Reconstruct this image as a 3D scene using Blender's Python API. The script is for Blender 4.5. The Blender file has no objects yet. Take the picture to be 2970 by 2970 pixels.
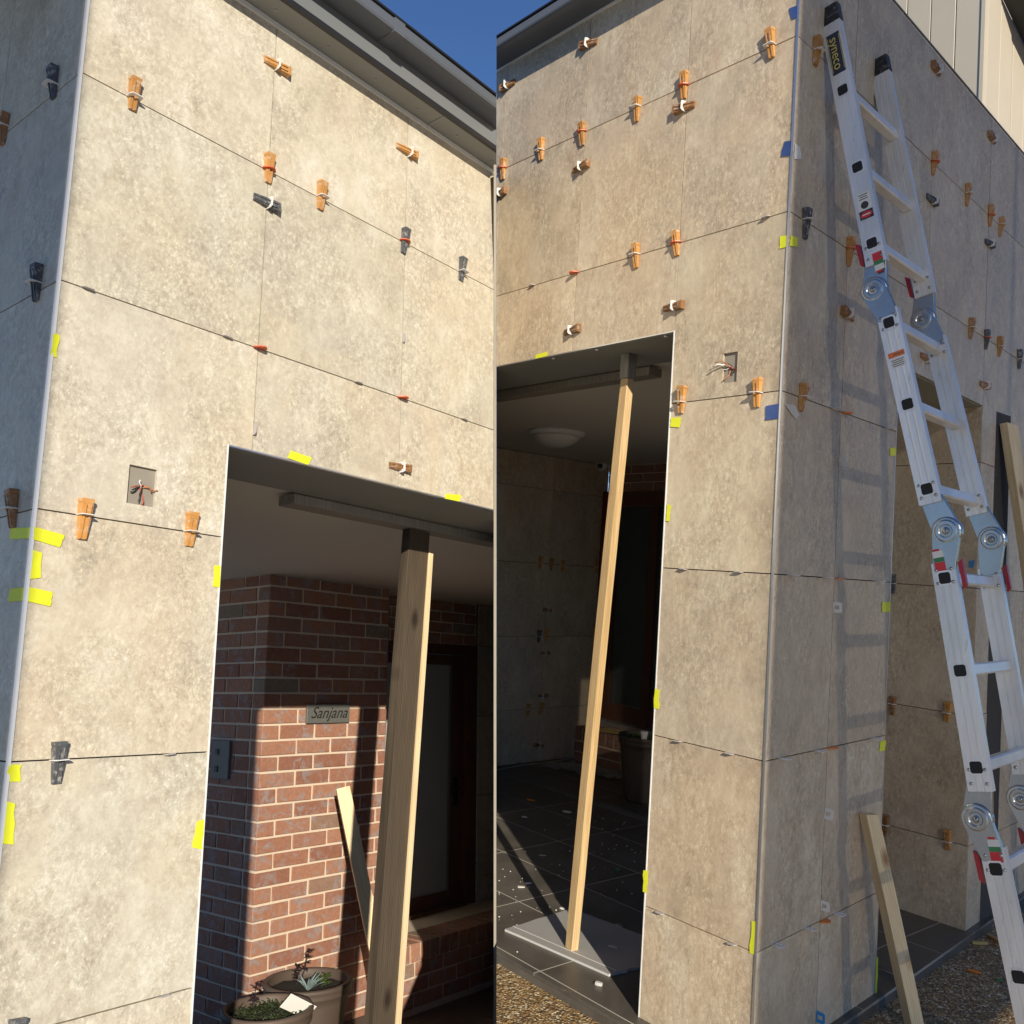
import bpy, bmesh, math, random
from mathutils import Matrix, Vector
random.seed(7)
sc = bpy.context.scene
COL = sc.collection

# ------------------------------------------------------------------ camera, sky, sun, exposure
CAM = Matrix([(0.998139,-0.060980,0.000000,0.0),(-0.003398,-0.055617,-0.998446,0.0),(0.060885,0.996588,-0.055721,1.6104),(0,0,0,1)])
FPX = 2700.0
camd = bpy.data.cameras.new('camera'); camd.sensor_width = 36.0; camd.lens = 36.0*FPX/2970.0
camd.clip_start = 0.05; camd.clip_end = 2000.0
cam = bpy.data.objects.new('camera', camd); COL.objects.link(cam); cam.matrix_world = CAM
sc.camera = cam
SUN = Vector((-0.184207, 0.900034, -0.394977)).normalized()      # direction the light travels
world = bpy.data.worlds.new('World'); sc.world = world; world.use_nodes = True
wn = world.node_tree.nodes; wl = world.node_tree.links
sky = wn.new('ShaderNodeTexSky'); sky.sky_type = 'NISHITA'; sky.sun_disc = False
sky.sun_elevation = math.asin(-SUN.z); sky.sun_rotation = math.atan2(-SUN.x, -SUN.y)
sky.air_density = 1.0; sky.dust_density = 0.0; sky.ozone_density = 6.5; sky.altitude = 3500
wl.new(sky.outputs[0], wn['Background'].inputs[0]); wn['Background'].inputs[1].default_value = 0.12
sund = bpy.data.lights.new('sun', 'SUN'); sund.energy = 5.0; sund.angle = math.radians(0.53); sund.color = (1.0, 0.90, 0.74)
suno = bpy.data.objects.new('sun', sund); COL.objects.link(suno)
suno.rotation_euler = SUN.to_track_quat('-Z', 'Y').to_euler(); suno.location = (0, -5, 12)
sc.view_settings.view_transform = 'Standard'; sc.view_settings.look = 'None'
sc.view_settings.exposure = 0.15; sc.view_settings.gamma = 1.0; sc.view_settings.use_curve_mapping = False

# ------------------------------------------------------------------ frames: x along a wall (seen from outside), y into the wall, z up
FR = {
 'L': Matrix([(0.630871,-0.773759,-0.057437,-1.231636),(0.772484,0.619453,0.139812,2.443231),(-0.072601,-0.132573,0.988511,2.861444),(0,0,0,1)]),
 'M': Matrix([(0.773759,0.630871,-0.057437,-1.231636),(-0.619453,0.772484,0.139812,2.443231),(0.132573,-0.072601,0.988511,2.861444),(0,0,0,1)]),
 'R': Matrix([(0.637552,0.770408,0,0.855046),(-0.770408,0.637552,0,3.015551),(0,0,1,3.430009),(0,0,0,1)]),
 'S': Matrix([(0.699200,-0.714926,0,0.855046),(0.714926,0.699200,0,3.015551),(0,0,1,3.430009),(0,0,0,1)]),
 'W': Matrix.Identity(4),
}
INV = {k: v.inverted() for k, v in FR.items()}
# the party line where the two buildings meet
SEAM_N = Vector((0.9980004, 0.0132411, 0.06180513)); SEAM_P = Vector((0, 0, 1.6104))
RANGE = {'r1':(0,0),'r2':(700,0),'r3':(0,740),'r4':(700,740),'r5':(0,1480),'r6':(700,1480),'r7':(0,2220),'r8':(700,2220),
 'R1':(1440,0),'R2':(2220,0),'R3':(1440,740),'R4':(2220,740),'R5':(1440,1480),'R6':(2220,1480),'R7':(1440,2220),'R8':(2220,2220)}
def survey(f, px, py, axis, val):
    """point of a wall plane (frame f, axis = val) sighted from the camera station"""
    d = (CAM.to_3x3() @ Vector(((px-1485)/FPX, -(py-1485)/FPX, -1)))
    o = INV[f] @ CAM.translation; d = INV[f].to_3x3() @ d
    return o + d*((val-o[axis])/d[axis])
def nat(r, x, y): a = RANGE[r]; return a[0]+x*750/1932, a[1]+y*750/1932

# ------------------------------------------------------------------ materials
class NT:
    def __init__(s, name):
        s.m = bpy.data.materials.new(name); s.m.use_nodes = True; s.t = s.m.node_tree; s.b = s.t.nodes['Principled BSDF']; s.out = s.t.nodes['Material Output']
    def n(s, typ, **kw):
        o = s.t.nodes.new('ShaderNode'+typ)
        for k, v in kw.items():
            if k in o.inputs: o.inputs[k].default_value = v
            else: setattr(o, k, v)
        return o
    def l(s, a, b): s.t.links.new(a, b)
    def noise(s, vec, scale, detail=4, rough=.55, dist=0.0):
        o = s.n('TexNoise'); o.inputs['Scale'].default_value = scale; o.inputs['Detail'].default_value = detail
        o.inputs['Roughness'].default_value = rough; o.inputs['Distortion'].default_value = dist; s.l(vec, o.inputs['Vector']); return o.outputs['Fac']
    def ramp(s, fac, stops):
        o = s.n('ValToRGB'); e = o.color_ramp.elements
        while len(e) < len(stops): e.new(0.5)
        for q, (p, c) in zip(e, stops):
            q.position = p; q.color = (c, c, c, 1) if isinstance(c, (int, float)) else (*c, 1)
        s.l(fac, o.inputs[0]); return o.outputs[0]
    def mix(s, fac, a, b, mode='MIX'):
        o = s.n('MixRGB', blend_type=mode)
        for i, v in ((0, fac), (1, a), (2, b)):
            if hasattr(v, 'is_output'): s.l(v, o.inputs[i])
            elif i == 0: o.inputs[0].default_value = v
            else: o.inputs[i].default_value = (*v, 1)
        return o.outputs[0]
    def coords(s, scale=(1,1,1), rnd=True):
        tc = s.n('TexCoord'); mp = s.n('Mapping'); mp.inputs['Scale'].default_value = scale; s.l(tc.outputs['Object'], mp.inputs[0])
        if not rnd: return mp.outputs[0]
        oi = s.n('ObjectInfo'); mu = s.n('VectorMath', operation='SCALE'); mu.inputs[0].default_value = (31.7, 17.3, 53.1)
        s.l(oi.outputs['Random'], mu.inputs['Scale']); ad = s.n('VectorMath', operation='ADD'); s.l(mp.outputs[0], ad.inputs[0]); s.l(mu.outputs[0], ad.inputs[1])
        s.rnd = oi.outputs['Random']; return ad.outputs[0]
    def bump(s, h, strength=.2, dist=.01):
        o = s.n('Bump'); o.inputs['Strength'].default_value = strength; o.inputs['Distance'].default_value = dist; s.l(h, o.inputs['Height']); s.l(o.outputs[0], s.b.inputs['Normal'])
    def fin(s, col=None, rough=.5, metal=0.0, spec=None):
        if col is not None:
            if hasattr(col, 'is_output'): s.l(col, s.b.inputs['Base Color'])
            else: s.b.inputs['Base Color'].default_value = (*col, 1)
        if hasattr(rough, 'is_output'): s.l(rough, s.b.inputs['Roughness'])
        else: s.b.inputs['Roughness'].default_value = rough
        s.b.inputs['Metallic'].default_value = metal
        if spec is not None: s.b.inputs['Specular IOR Level'].default_value = spec
        return s.m
M = {}
def plain(name, col, rough=.5, metal=0.0, var=.12, scale=18, bump=0.0, dust=0.0):
    t = NT(name); v = t.coords(); nz = t.noise(v, scale, 5, .6)
    c = t.mix(nz, tuple(x*(1-var) for x in col), tuple(min(1, x*(1+var)) for x in col))
    c = t.mix(1.0, c, t.ramp(t.rnd, [(0, 1-1.6*var), (1, 1.0)]), 'MULTIPLY')
    if dust: c = t.mix(t.ramp(t.noise(v, 55, 6, .7, .5), [(.52, 0.0), (.66, dust)]), c, (.62,.60,.56))
    if bump: t.bump(nz, bump, .004)
    M[name] = t.fin(c, rough, metal); return M[name]
def travertine(name, dark, mid, light, grey, warm, stretch):
    t = NT(name); v = t.coords((1, 1, stretch))
    n1 = t.noise(v, 2.4, 8, .64, .9); n4 = t.noise(v, 1.3, 4, .55, 1.2); n6 = t.noise(v, 1.9, 5, .6, .8)
    n2 = t.noise(v, 13, 10, .72, .7); n3 = t.noise(v, 64, 8, .78, .25); n5 = t.noise(v, 5.0, 6, .6, .6)
    c = t.ramp(n1, [(.30, dark), (.49, mid), (.70, light)])
    c = t.mix(t.ramp(n4, [(.47, 0.0), (.64, .70)]), c, grey)
    c = t.mix(t.ramp(n6, [(.49, 0.0), (.66, .65)]), c, warm)
    c = t.mix(.40, c, t.ramp(n2, [(.32, .30), (.50, .5), (.68, .70)]), 'OVERLAY')
    patch = t.ramp(n5, [(.40, .35), (.58, 1.0)])
    fine = t.mix(patch, (.5,.5,.5), t.ramp(n3, [(.34, .20), (.50, .5), (.66, .84)]))
    c = t.mix(.50, c, fine, 'OVERLAY')
    vo = t.n('TexVoronoi'); vo.inputs['Scale'].default_value = 105; t.l(t.mix(.06, v, t.noise(v, 40, 3)) , vo.inputs['Vector']); sp = t.n('SeparateColor'); t.l(vo.outputs['Color'], sp.inputs[0])
    fleck = t.mix(1.0, t.ramp(vo.outputs['Distance'], [(.15, .75), (.55, 0.0)]), t.ramp(sp.outputs[0], [(.70, 0.0), (.90, 1.0)]), 'MULTIPLY')
    c = t.mix(t.mix(1.0, fleck, patch, 'MULTIPLY'), c, tuple(min(.9, x*1.27) for x in light))
    vein = t.mix(1.0, t.ramp(t.noise(v, 20, 8, .75, 1.6), [(.468, 0.0), (.50, .42), (.532, 0.0)]), t.ramp(n5, [(.40, 0.0), (.58, 1.0)]), 'MULTIPLY')
    c = t.mix(vein, c, tuple(x*.52 for x in dark))
    c = t.mix(1.0, c, t.ramp(t.rnd, [(0, (.93,.905,.87)), (.2, (1.03,1.03,1.02)), (.4, (.97,.94,.90)), (.6, (1.02,1.0,.97)), (.8, (.97,.98,.955)), (1, (.92,.915,.905))]), 'MULTIPLY')
    smear = t.mix(1.0, t.ramp(t.noise(v, 3.4, 3, .5, 2.6), [(.60, 0.0), (.74, .45)]), t.ramp(t.noise(v, 24, 5, .7, .4), [(.42, 0.0), (.60, 1.0)]), 'MULTIPLY')
    c = t.mix(smear, c, tuple(min(.85, x*1.12+.03) for x in light))
    r = t.ramp(n2, [(.3, .42), (.7, .58)]); t.bump(n3, .12, .003)
    M[name] = t.fin(c, r); return M[name]
travertine('tile_ivory', (.47,.42,.335), (.57,.525,.43), (.645,.61,.52), (.51,.48,.41), (.575,.50,.38), .8)
travertine('tile_beige', (.44,.36,.262), (.545,.455,.338), (.625,.55,.43), (.47,.40,.31), (.55,.43,.30), .6)
plain('joint_backing', (.06,.055,.05), .9)
plain('cement_sheet', (.30,.30,.27), .8, var=.06, scale=5)
plain('ceiling_paint', (.74,.69,.60), .7, var=.03, scale=3)
plain('soffit_paint', (.25,.265,.265), .6, var=.04, scale=4)
plain('fascia_grey', (.185,.20,.21), .5, var=.05, scale=6)
plain('gutter_grey', (.115,.13,.155), .38, var=.06, scale=9)
plain('gutter_lip', (.02,.02,.024), .5)
plain('aluminium_trim', (.72,.74,.76), .32, .85, var=.05)
plain('white_trim', (.78,.80,.82), .4, var=.03)
plain('mortar', (.70,.58,.45), .9, var=.10, scale=60)
plain('tape_yellow', (.78,.82,.03), .55, var=.06, scale=30)
plain('wedge_tan', (.60,.30,.085), .42, dust=.55, var=.22, scale=40)
plain('wedge_brown', (.36,.17,.06), .45, dust=.55, var=.22, scale=40)
plain('wedge_grey', (.10,.105,.115), .5, dust=.55, var=.22, scale=40)
plain('clip_white', (.78,.77,.76), .4, var=.04)
plain('clip_grey', (.46,.43,.43), .45, var=.06)
plain('clip_red', (.75,.13,.045), .4, var=.08)
plain('clip_orange', (.85,.24,.03), .4, var=.08)
plain('clip_blue', (.05,.28,.65), .4, var=.08)
plain('tape_blue', (.05,.10,.30), .5, var=.15, scale=40)
plain('black_plastic', (.022,.023,.025), .45, dust=.2, var=.2, scale=60)
plain('dark_metal', (.04,.04,.042), .4, .6)
plain('copper_wire', (.62,.24,.10), .4, .3)
plain('red_wire', (.45,.08,.05), .5)
plain('white_paint', (.78,.77,.74), .5, var=.04)
plain('sticker_navy', (.035,.045,.075), .4)
plain('sticker_yellow', (.85,.68,.16), .4)
plain('sticker_orange', (.85,.20,.04), .4)
plain('sticker_red', (.70,.035,.045), .4)
plain('sticker_green', (.06,.26,.10), .4)
plain('red_plastic', (.42,.02,.03), .35)
plain('plaster_board', (.34,.33,.315), .85, var=.07, scale=7)
plain('plaster_core', (.70,.69,.66), .9)
plain('pot_clay', (.11,.080,.062), .62, var=.14, scale=9, bump=.1)
plain('soil', (.05,.04,.028), .95, var=.5, scale=70, bump=.8)
plain('leaf_green', (.10,.15,.04), .6, var=.5, scale=50)
plain('leaf_blue', (.22,.30,.30), .6, var=.3, scale=50)
plain('leaf_dark', (.045,.022,.028), .6, var=.4, scale=50)
plain('door_timber', (.15,.065,.038), .45, var=.2, scale=14)
plain('door_red', (.16,.030,.018), .45, var=.2, scale=14)
plain('cable_cream', (.55,.50,.38), .5)
plain('cardboard', (.55,.40,.15), .8)
plain('plaque_stone', (.13,.13,.12), .5, var=.12, scale=30)
plain('plaque_ink', (.02,.02,.02), .6)
plain('panel_dark', (.16,.16,.15), .5)
plain('board_cream', (.52,.47,.38), .6, var=.06, scale=6)
plain('sun_blocker_dark', (.10,.11,.10), .8)  # tone of the added sheet that keeps sun off the ivory side wall
plain('galvanised', (.42,.44,.46), .4, .8, var=.15, scale=25)
plain('hinge_steel', (.50,.51,.51), .27, .9, dust=.25, var=.12, scale=12)
plain('rubber', (.015,.015,.016), .7)
plain('backing_beige', (.33,.30,.25), .8)
plain('ink', (.05,.05,.05), .6)
t = NT('glass_dark'); M['glass_dark'] = t.fin((.07,.085,.08), .06)
t = NT('glass_frost'); v = t.coords(); M['glass_frost'] = t.fin(t.mix(t.noise(v, 3, 3), (.30,.33,.31), (.40,.43,.41)), .22)
t = NT('wrap_plastic'); t.b.inputs['Transmission Weight'].default_value = .75; t.b.inputs['Alpha'].default_value = .6; M['wrap_plastic'] = t.fin((.9,.9,.9), .15)
t = NT('light_glass'); M['light_glass'] = t.fin((.75,.72,.66), .3)
# brushed aluminium of the ladder
t = NT('ladder_alloy'); v = t.coords((160, 160, 2.0), True); nz = t.noise(v, 1.0, 4, .6); v2 = t.coords((3,3,1)); n2 = t.noise(v2, 2.2, 4)
c = t.mix(nz, (.78,.77,.75), (.93,.92,.90)); c = t.mix(t.ramp(n2, [(.38,.45),(.58,0.0)]), c, (.50,.52,.54)); c = t.mix(t.ramp(t.noise(t.coords((30,30,9)), 1.5, 6, .75), [(.60, 0.0), (.70, .45)]), c, (.36,.34,.31)); t.bump(nz, .12, .002)
M['ladder_alloy'] = t.fin(c, t.ramp(nz, [(.2,.24),(.8,.42)]), .35)
# timber
def timber_mat(name, a, b, knot, sat=1.0):
    t = NT(name); v = t.coords((22, 22, 1.1)); n1 = t.noise(v, 1.6, 5, .6, .9)
    w = t.n('TexWave', wave_type='BANDS', bands_direction='X'); w.inputs['Scale'].default_value = 1.7; w.inputs['Distortion'].default_value = 5.0; w.inputs['Detail'].default_value = 2.5; w.inputs['Detail Scale'].default_value = .7; t.l(v, w.inputs['Vector'])
    c = t.mix(t.mix(.5, n1, w.outputs['Fac']), a, b)
    v2 = t.coords((11, .4, 5.5)); vo = t.n('TexVoronoi'); vo.inputs['Scale'].default_value = 1.0; t.l(v2, vo.inputs['Vector'])
    ks = t.n('SeparateColor'); t.l(vo.outputs['Color'], ks.inputs[0])
    c = t.mix(t.mix(1.0, t.ramp(vo.outputs['Distance'], [(.10, .95), (.17, .6), (.30, 0.0)]), t.ramp(ks.outputs[0], [(.60, 0.0), (.66, 1.0)]), 'MULTIPLY'), c, knot)
    fine = t.noise(t.coords((260, 260, 6)), 1.0, 3); c = t.mix(.34, c, t.ramp(fine, [(.3,.12),(.7,.88)]), 'OVERLAY'); t.bump(fine, .15, .002)
    M[name] = t.fin(c, .62); return M[name]
timber_mat('pine', (.46,.30,.13), (.70,.51,.27), (.22,.10,.04))
timber_mat('pine_pale', (.68,.51,.28), (.80,.66,.42), (.30,.15,.06))
timber_mat('timber_shade_brown', (.040,.029,.019), (.115,.086,.058), (.022,.012,.007))  # the post's shaded face put into the colour, darker than its timber
timber_mat('plank_grey', (.22,.20,.165), (.32,.29,.24), (.10,.08,.06))
# bricks
t = NT('brick_red'); v = t.coords(); n1 = t.noise(v, 14, 7, .65, 1.2); n2 = t.noise(v, 46, 4, .6); n3 = t.noise(v, 7, 3, .5)
c = t.ramp(t.rnd, [(0, (.26,.115,.075)), (.35, (.33,.155,.098)), (.65, (.38,.190,.120)), (.93, (.30,.150,.105)), (1.0, (.25,.20,.14))])
c = t.mix(t.mix(1.0, t.ramp(n1, [(.49, 0.0), (.58, .8)]), t.ramp(n3, [(.40, 0.0), (.56, 1.0)]), 'MULTIPLY'), c, (.29,.25,.25))
c = t.mix(.35, c, t.ramp(n2, [(.25,.25),(.75,.75)]), 'OVERLAY'); t.bump(n2, .35, .006); M['brick_red'] = t.fin(c, .85)
# dark floor tile with dust and specks
t = NT('floor_slate'); v = t.coords(); n1 = t.noise(v, 3, 7, .62, .8); n2 = t.noise(v, 60, 4, .6); n3 = t.noise(v, 13, 6, .7)
c = t.ramp(n1, [(.3, (.075,.066,.055)), (.7, (.135,.120,.100))]); c = t.mix(t.ramp(n3, [(.60, 0.0), (.74, .30)]), c, (.20,.19,.17))
c = t.mix(t.mix(1.0, t.ramp(n2, [(.70, 0.0), (.735, .8)]), t.ramp(n3, [(.46, 0.0), (.60, 1.0)]), 'MULTIPLY'), c, (.55,.54,.50))
t.bump(n2, .12, .003); M['floor_slate'] = t.fin(c, t.ramp(n1, [(.3,.36),(.7,.55)]))
plain('grout_light', (.46,.42,.36), .9)
plain('adhesive_grey', (.26,.25,.235), .8, var=.35, scale=40)
# exposed aggregate
def aggregate(name):
    t = NT(name); v = t.coords((1,1,1), False)
    vo = t.n('TexVoronoi'); vo.inputs['Scale'].default_value = 105; t.l(v, vo.inputs['Vector'])
    vo2 = t.n('TexVoronoi'); vo2.inputs['Scale'].default_value = 62; t.l(v, vo2.inputs['Vector'])
    sep = t.n('SeparateColor'); t.l(vo.outputs['Color'], sep.inputs[0]); sep2 = t.n('SeparateColor'); t.l(vo2.outputs['Color'], sep2.inputs[0])
    st = [(0.0, (.19,.105,.042)), (.30, (.41,.24,.09)), (.52, (.55,.36,.15)), (.70, (.28,.19,.095)), (.86, (.76,.61,.36)), (1.0, (.86,.77,.56))]
    c = t.mix(t.ramp(sep2.outputs[1], [(.55, 0.0), (.6, 1.0)]), t.ramp(sep.outputs[0], st), t.ramp(sep2.outputs[0], st))
    c = t.mix(t.ramp(vo.outputs['Distance'], [(.35, 0.0), (.75, .8)]), c, (.09,.065,.04))
    big = t.noise(v, 1.3, 3); c = t.mix(.35, c, t.ramp(big, [(.3,.3),(.7,.7)]), 'OVERLAY')
    inv = t.n('Invert'); t.l(vo.outputs['Distance'], inv.inputs[1]); t.bump(inv.outputs[0], .9, .008)
    M[name] = t.fin(c, .6)
aggregate('aggregate')
plain('bounce_pale', (.56,.53,.47), .85, var=.08, scale=3)  # unseen ground kept this pale to bounce sunlight into the porches
# added unseen sheet, part clear, to dim the sun on the ladder wall
t = NT('sun_dimming_sheet'); tr = t.n('BsdfTransparent'); mx = t.n('MixShader'); mx.inputs[0].default_value = 0.74
t.l(tr.outputs[0], mx.inputs[1]); t.l(t.b.outputs[0], mx.inputs[2]); t.l(mx.outputs[0], t.out.inputs[0]); M['sun_dimming_sheet'] = t.fin((.06,.09,.06), .9)

# ------------------------------------------------------------------ geometry helpers
def bxf(bm, x0, x1, y0, y1, z0, z1):
    vs = [bm.verts.new((x, y, z)) for x in (x0, x1) for y in (y0, y1) for z in (z0, z1)]
    for f in ((0,1,3,2),(4,6,7,5),(0,4,5,1),(2,3,7,6),(0,2,6,4),(1,5,7,3)): bm.faces.new([vs[i] for i in f])
def prism(bm, pts, ext):
    """closed polygon pts (3D) pushed along ext"""
    e = Vector(ext); a = [bm.verts.new(p) for p in pts]; b = [bm.verts.new(Vector(p)+e) for p in pts]; n = len(a)
    bm.faces.new(a); bm.faces.new(b[::-1])
    for i in range(n): bm.faces.new((a[i], b[i], b[(i+1) % n], a[(i+1) % n]))
def tube(bm, pts, r, n=8, cap=True):
    rings = []; pts = [Vector(p) for p in pts]
    for i, p in enumerate(pts):
        d = (pts[min(i+1, len(pts)-1)]-pts[max(i-1, 0)]).normalized()
        u = d.orthogonal().normalized() if i == 0 else (rings_u - d*rings_u.dot(d)).normalized()
        rings_u = u; w = d.cross(u); rr = r[i] if isinstance(r, (list, tuple)) else r
        rings.append([bm.verts.new(p+(u*math.cos(2*math.pi*k/n)+w*math.sin(2*math.pi*k/n))*rr) for k in range(n)])
    for a, b in zip(rings, rings[1:]):
        for k in range(n): bm.faces.new((a[k], a[(k+1) % n], b[(k+1) % n], b[k]))
    if cap: bm.faces.new(rings[0][::-1]); bm.faces.new(rings[-1])
def lathe(bm, prof, c=(0,0,0), n=40, axis='z'):
    c = Vector(c); rings = []
    for r, h in prof:
        ring = []
        for k in range(n):
            a = 2*math.pi*k/n; p = (r*math.cos(a), r*math.sin(a), h)
            if axis == 'x': p = (h, p[0], p[1])
            ring.append(bm.verts.new(c+Vector(p)))
        rings.append(ring)
    for a, b in zip(rings, rings[1:]):
        for k in range(n): bm.faces.new((a[k], a[(k+1) % n], b[(k+1) % n], b[k]))
    bm.faces.new(rings[0][::-1]); bm.faces.new(rings[-1])
def clip_bm(bm, f, side, edge=None):
    """cut a mesh at the party line; side 'L' keeps the left building, 'R' the right one"""
    off = {'L': -0.012, 'E': -0.0008, 'R': 0.0}[side]
    p = INV[f] @ (SEAM_P + SEAM_N*off); nrm = (INV[f].to_3x3() @ SEAM_N)
    if side == 'R': nrm = -nrm
    g = bm.verts[:]+bm.edges[:]+bm.faces[:]
    res = bmesh.ops.bisect_plane(bm, geom=g, plane_co=p, plane_no=nrm, clear_outer=True)
    ed = [e for e in res['geom_cut'] if isinstance(e, bmesh.types.BMEdge)]
    if ed: bmesh.ops.holes_fill(bm, edges=[e for e in bm.edges if e.is_boundary], sides=0)
def mesh_of(name, bm, mat, smooth=False):
    bmesh.ops.recalc_face_normals(bm, faces=bm.faces)
    me = bpy.data.meshes.new(name); bm.to_mesh(me); bm.free()
    if mat: me.materials.append(M[mat] if isinstance(mat, str) else mat)
    if smooth:
        for p in me.polygons: p.use_smooth = True
    return me
def tag(o, label=None, cat=None, group=None, kind=None):
    if label: o['label'] = label
    if cat: o['category'] = cat
    if group: o['group'] = group
    if kind: o['kind'] = kind
    return o
class Thing:
    """a thing: an Empty at its base in a wall frame, parts are children; all coordinates are given in the frame"""
    def __init__(s, name, f, base, label=None, cat=None, group=None, kind=None):
        s.f = f; s.b = Vector(base); s.o = bpy.data.objects.new(name, None); COL.objects.link(s.o); s.o.empty_display_size = .1
        s.o.matrix_world = FR[f] @ Matrix.Translation(s.b); tag(s.o, label, cat, group, kind)
    def part(s, name, bm, mat, parent=None, clip=None, smooth=False, label=None, kind=None, bevel=0.0, centre=False):
        if clip: clip_bm(bm, s.f, clip)
        if not bm.verts: bm.free(); return None
        if bevel: bmesh.ops.bevel(bm, geom=bm.edges[:], offset=bevel, segments=1, affect='EDGES', profile=.5)
        off = s.b if not parent else s.b + Vector(parent.get('_o', (0,0,0)))
        c = Vector((0,0,0))
        bmesh.ops.translate(bm, verts=bm.verts, vec=-off)
        o = bpy.data.objects.new(name, mesh_of(name, bm, mat, smooth)); COL.objects.link(o)
        o.parent = parent if parent else s.o
        if label: o['label'] = label
        if kind: o['kind'] = kind
        return o
    def box(s, name, x0, x1, y0, y1, z0, z1, mat, **kw):
        bm = bmesh.new(); bxf(bm, x0, x1, y0, y1, z0, z1); return s.part(name, bm, mat, **kw)
def single(name, f, bm, mat, base, label=None, cat=None, group=None, kind=None, clip=None, smooth=False, bevel=0.0):
    if clip: clip_bm(bm, f, clip)
    if bevel: bmesh.ops.bevel(bm, geom=bm.edges[:], offset=bevel, segments=1, affect='EDGES', profile=.5)
    base = Vector(base); bmesh.ops.translate(bm, verts=bm.verts, vec=-base)
    o = bpy.data.objects.new(name, mesh_of(name, bm, mat, smooth)); COL.objects.link(o)
    o.matrix_world = FR[f] @ Matrix.Translation(base); return tag(o, label, cat, group, kind)
G = 0.0018        # half a tile joint
def tiles(th, rects_list, mat, y=0.0, thick=.009, clip=None, axis='y', prm=()):
    """each entry is one tile: a list of rectangles (x0, x1, z0, z1) that together make its shape; prm marks true outer edges"""
    for rects in rects_list:
        bm = bmesh.new(); j = random.uniform(-.0005, .0005)
        for (x0, x1, z0, z1) in rects: bxf(bm, x0, x1, y+j, y+thick, z0, z1)
        th.part('tile', bm, mat, clip=clip)
def grid(xs, zs):
    return [[(a+G, b-G, c+G, d-G)] for a, b in zip(xs, xs[1:]) for c, d in zip(zs, zs[1:])]
def with_hole(x0, x1, z0, z1, h):
    a, b, c, d = h
    return [(x0, a, z0, z1), (b, x1, z0, z1), (a, b, z0, c), (a, b, d, z1)]

# ================================================================== THE SETTING
# ground of the right-hand house (horizontal) and of the left-hand house (its plot falls away)
bm = bmesh.new(); bxf(bm, -150, 150, -150, 150, -.5, 0.0)
p = INV['W'] @ SEAM_P
clip_bm(bm, 'W', 'R'); single('ground', 'W', bm, 'aggregate', (0,0,0), kind='structure')
bm = bmesh.new(); bxf(bm, -30, 20, -12, 25, -4.0, -3.615); clip_bm(bm, 'L', 'L'); single('ground', 'L', bm, 'bounce_pale', (0,0,-3.615), kind='structure')  # out of view; pale tone added to bounce sun into the left porch

bm = bmesh.new(); bxf(bm, -4.0, 1.2, -9.0, -.62, -3.44, -3.424); clip_bm(bm, 'R', 'R'); single('bounce_slab', 'R', bm, 'bounce_pale', (0,-3,-3.43), kind='structure')  # unseen slab added to bounce sunlight up to the right porch ceiling

# ================================================================== LEFT HOUSE
OL, TL, EL, WL = -.9235, .533, .527, .614
FLL = -3.60
w = Thing('portico_wall', 'L', (0,0,FLL), 'ivory travertine tiled portico wall and pillar below grey eave and blue sky', 'wall')
hole = (.231, .312, -1.148, -1.043)
cols = [0.003, WL, 2*WL, 3*WL]
tl = []
for a, b in zip(cols, cols[1:]):
    tl += [[(a+G, b-G, 0+G, TL)], [(a+G, b-G, -.6+G, 0-G)]]
    if a > .1: tl.append([(a+G, b-G, OL, -.6-G)])
tl.append(with_hole(.003, EL, -1.2+G, -.6-G, hole) + [(EL, WL-G, OL, -.6-G)])
for c, d in ((-1.8, -1.2), (-2.4, -1.8), (-3.0, -2.4), (FLL, -3.0)): tl.append([(.003, EL, c+G, d-G)])
tiles(w, tl, 'tile_ivory', clip='L')
# side wall in the shade (frame M: x = minus distance back)
ms = Thing('side_wall', 'M', (0,0,FLL), 'shaded tiled side wall round the corner of the ivory pillar', 'wall')
st = []
for a, b in ((-.5, -.003), (-1.1, -.5), (-1.7, -1.1), (-2.3, -1.7)):
    for c, d in ((FLL,-3.0),(-3.0,-2.4),(-2.4,-1.8),(-1.8,-1.2),(-1.2,-.6),(-.6,0),(0,.6),(.6,1.2)): st.append([(a+G, b-G, c+G, d-G)])
tiles(ms, st, 'tile_ivory')
ms.box('wall_core', -2.3, -.40, .011, .30, FLL, 1.2, 'joint_backing')
# core, lintel, trims
bm = bmesh.new(); bxf(bm, .012, EL-.006, .011, .395, FLL, OL+.004); bxf(bm, .012, 2.2, .011, .35, OL+.004, .60)
for q in range(1): pass
wc = w.part('wall_core', bm, 'joint_backing', clip='L')
w.box('lintel_soffit', EL-.004, 2.2, .012, .352, OL-.006, OL+.003, 'cement_sheet', clip='L')
w.box('corner_trim', -.004, .003, -.003, .009, FLL, 1.15, 'white_trim')
w.box('opening_trim', EL, EL+.004, -.002, .012, FLL, OL, 'white_trim')
w.box('lintel_trim', EL, 2.2, -.001, .012, OL-.005, OL-.0005, 'aluminium_trim', clip='L')
w.box('jamb_lining', EL-.0055, EL-.001, .013, .39, FLL, OL-.006, 'cement_sheet')
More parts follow.
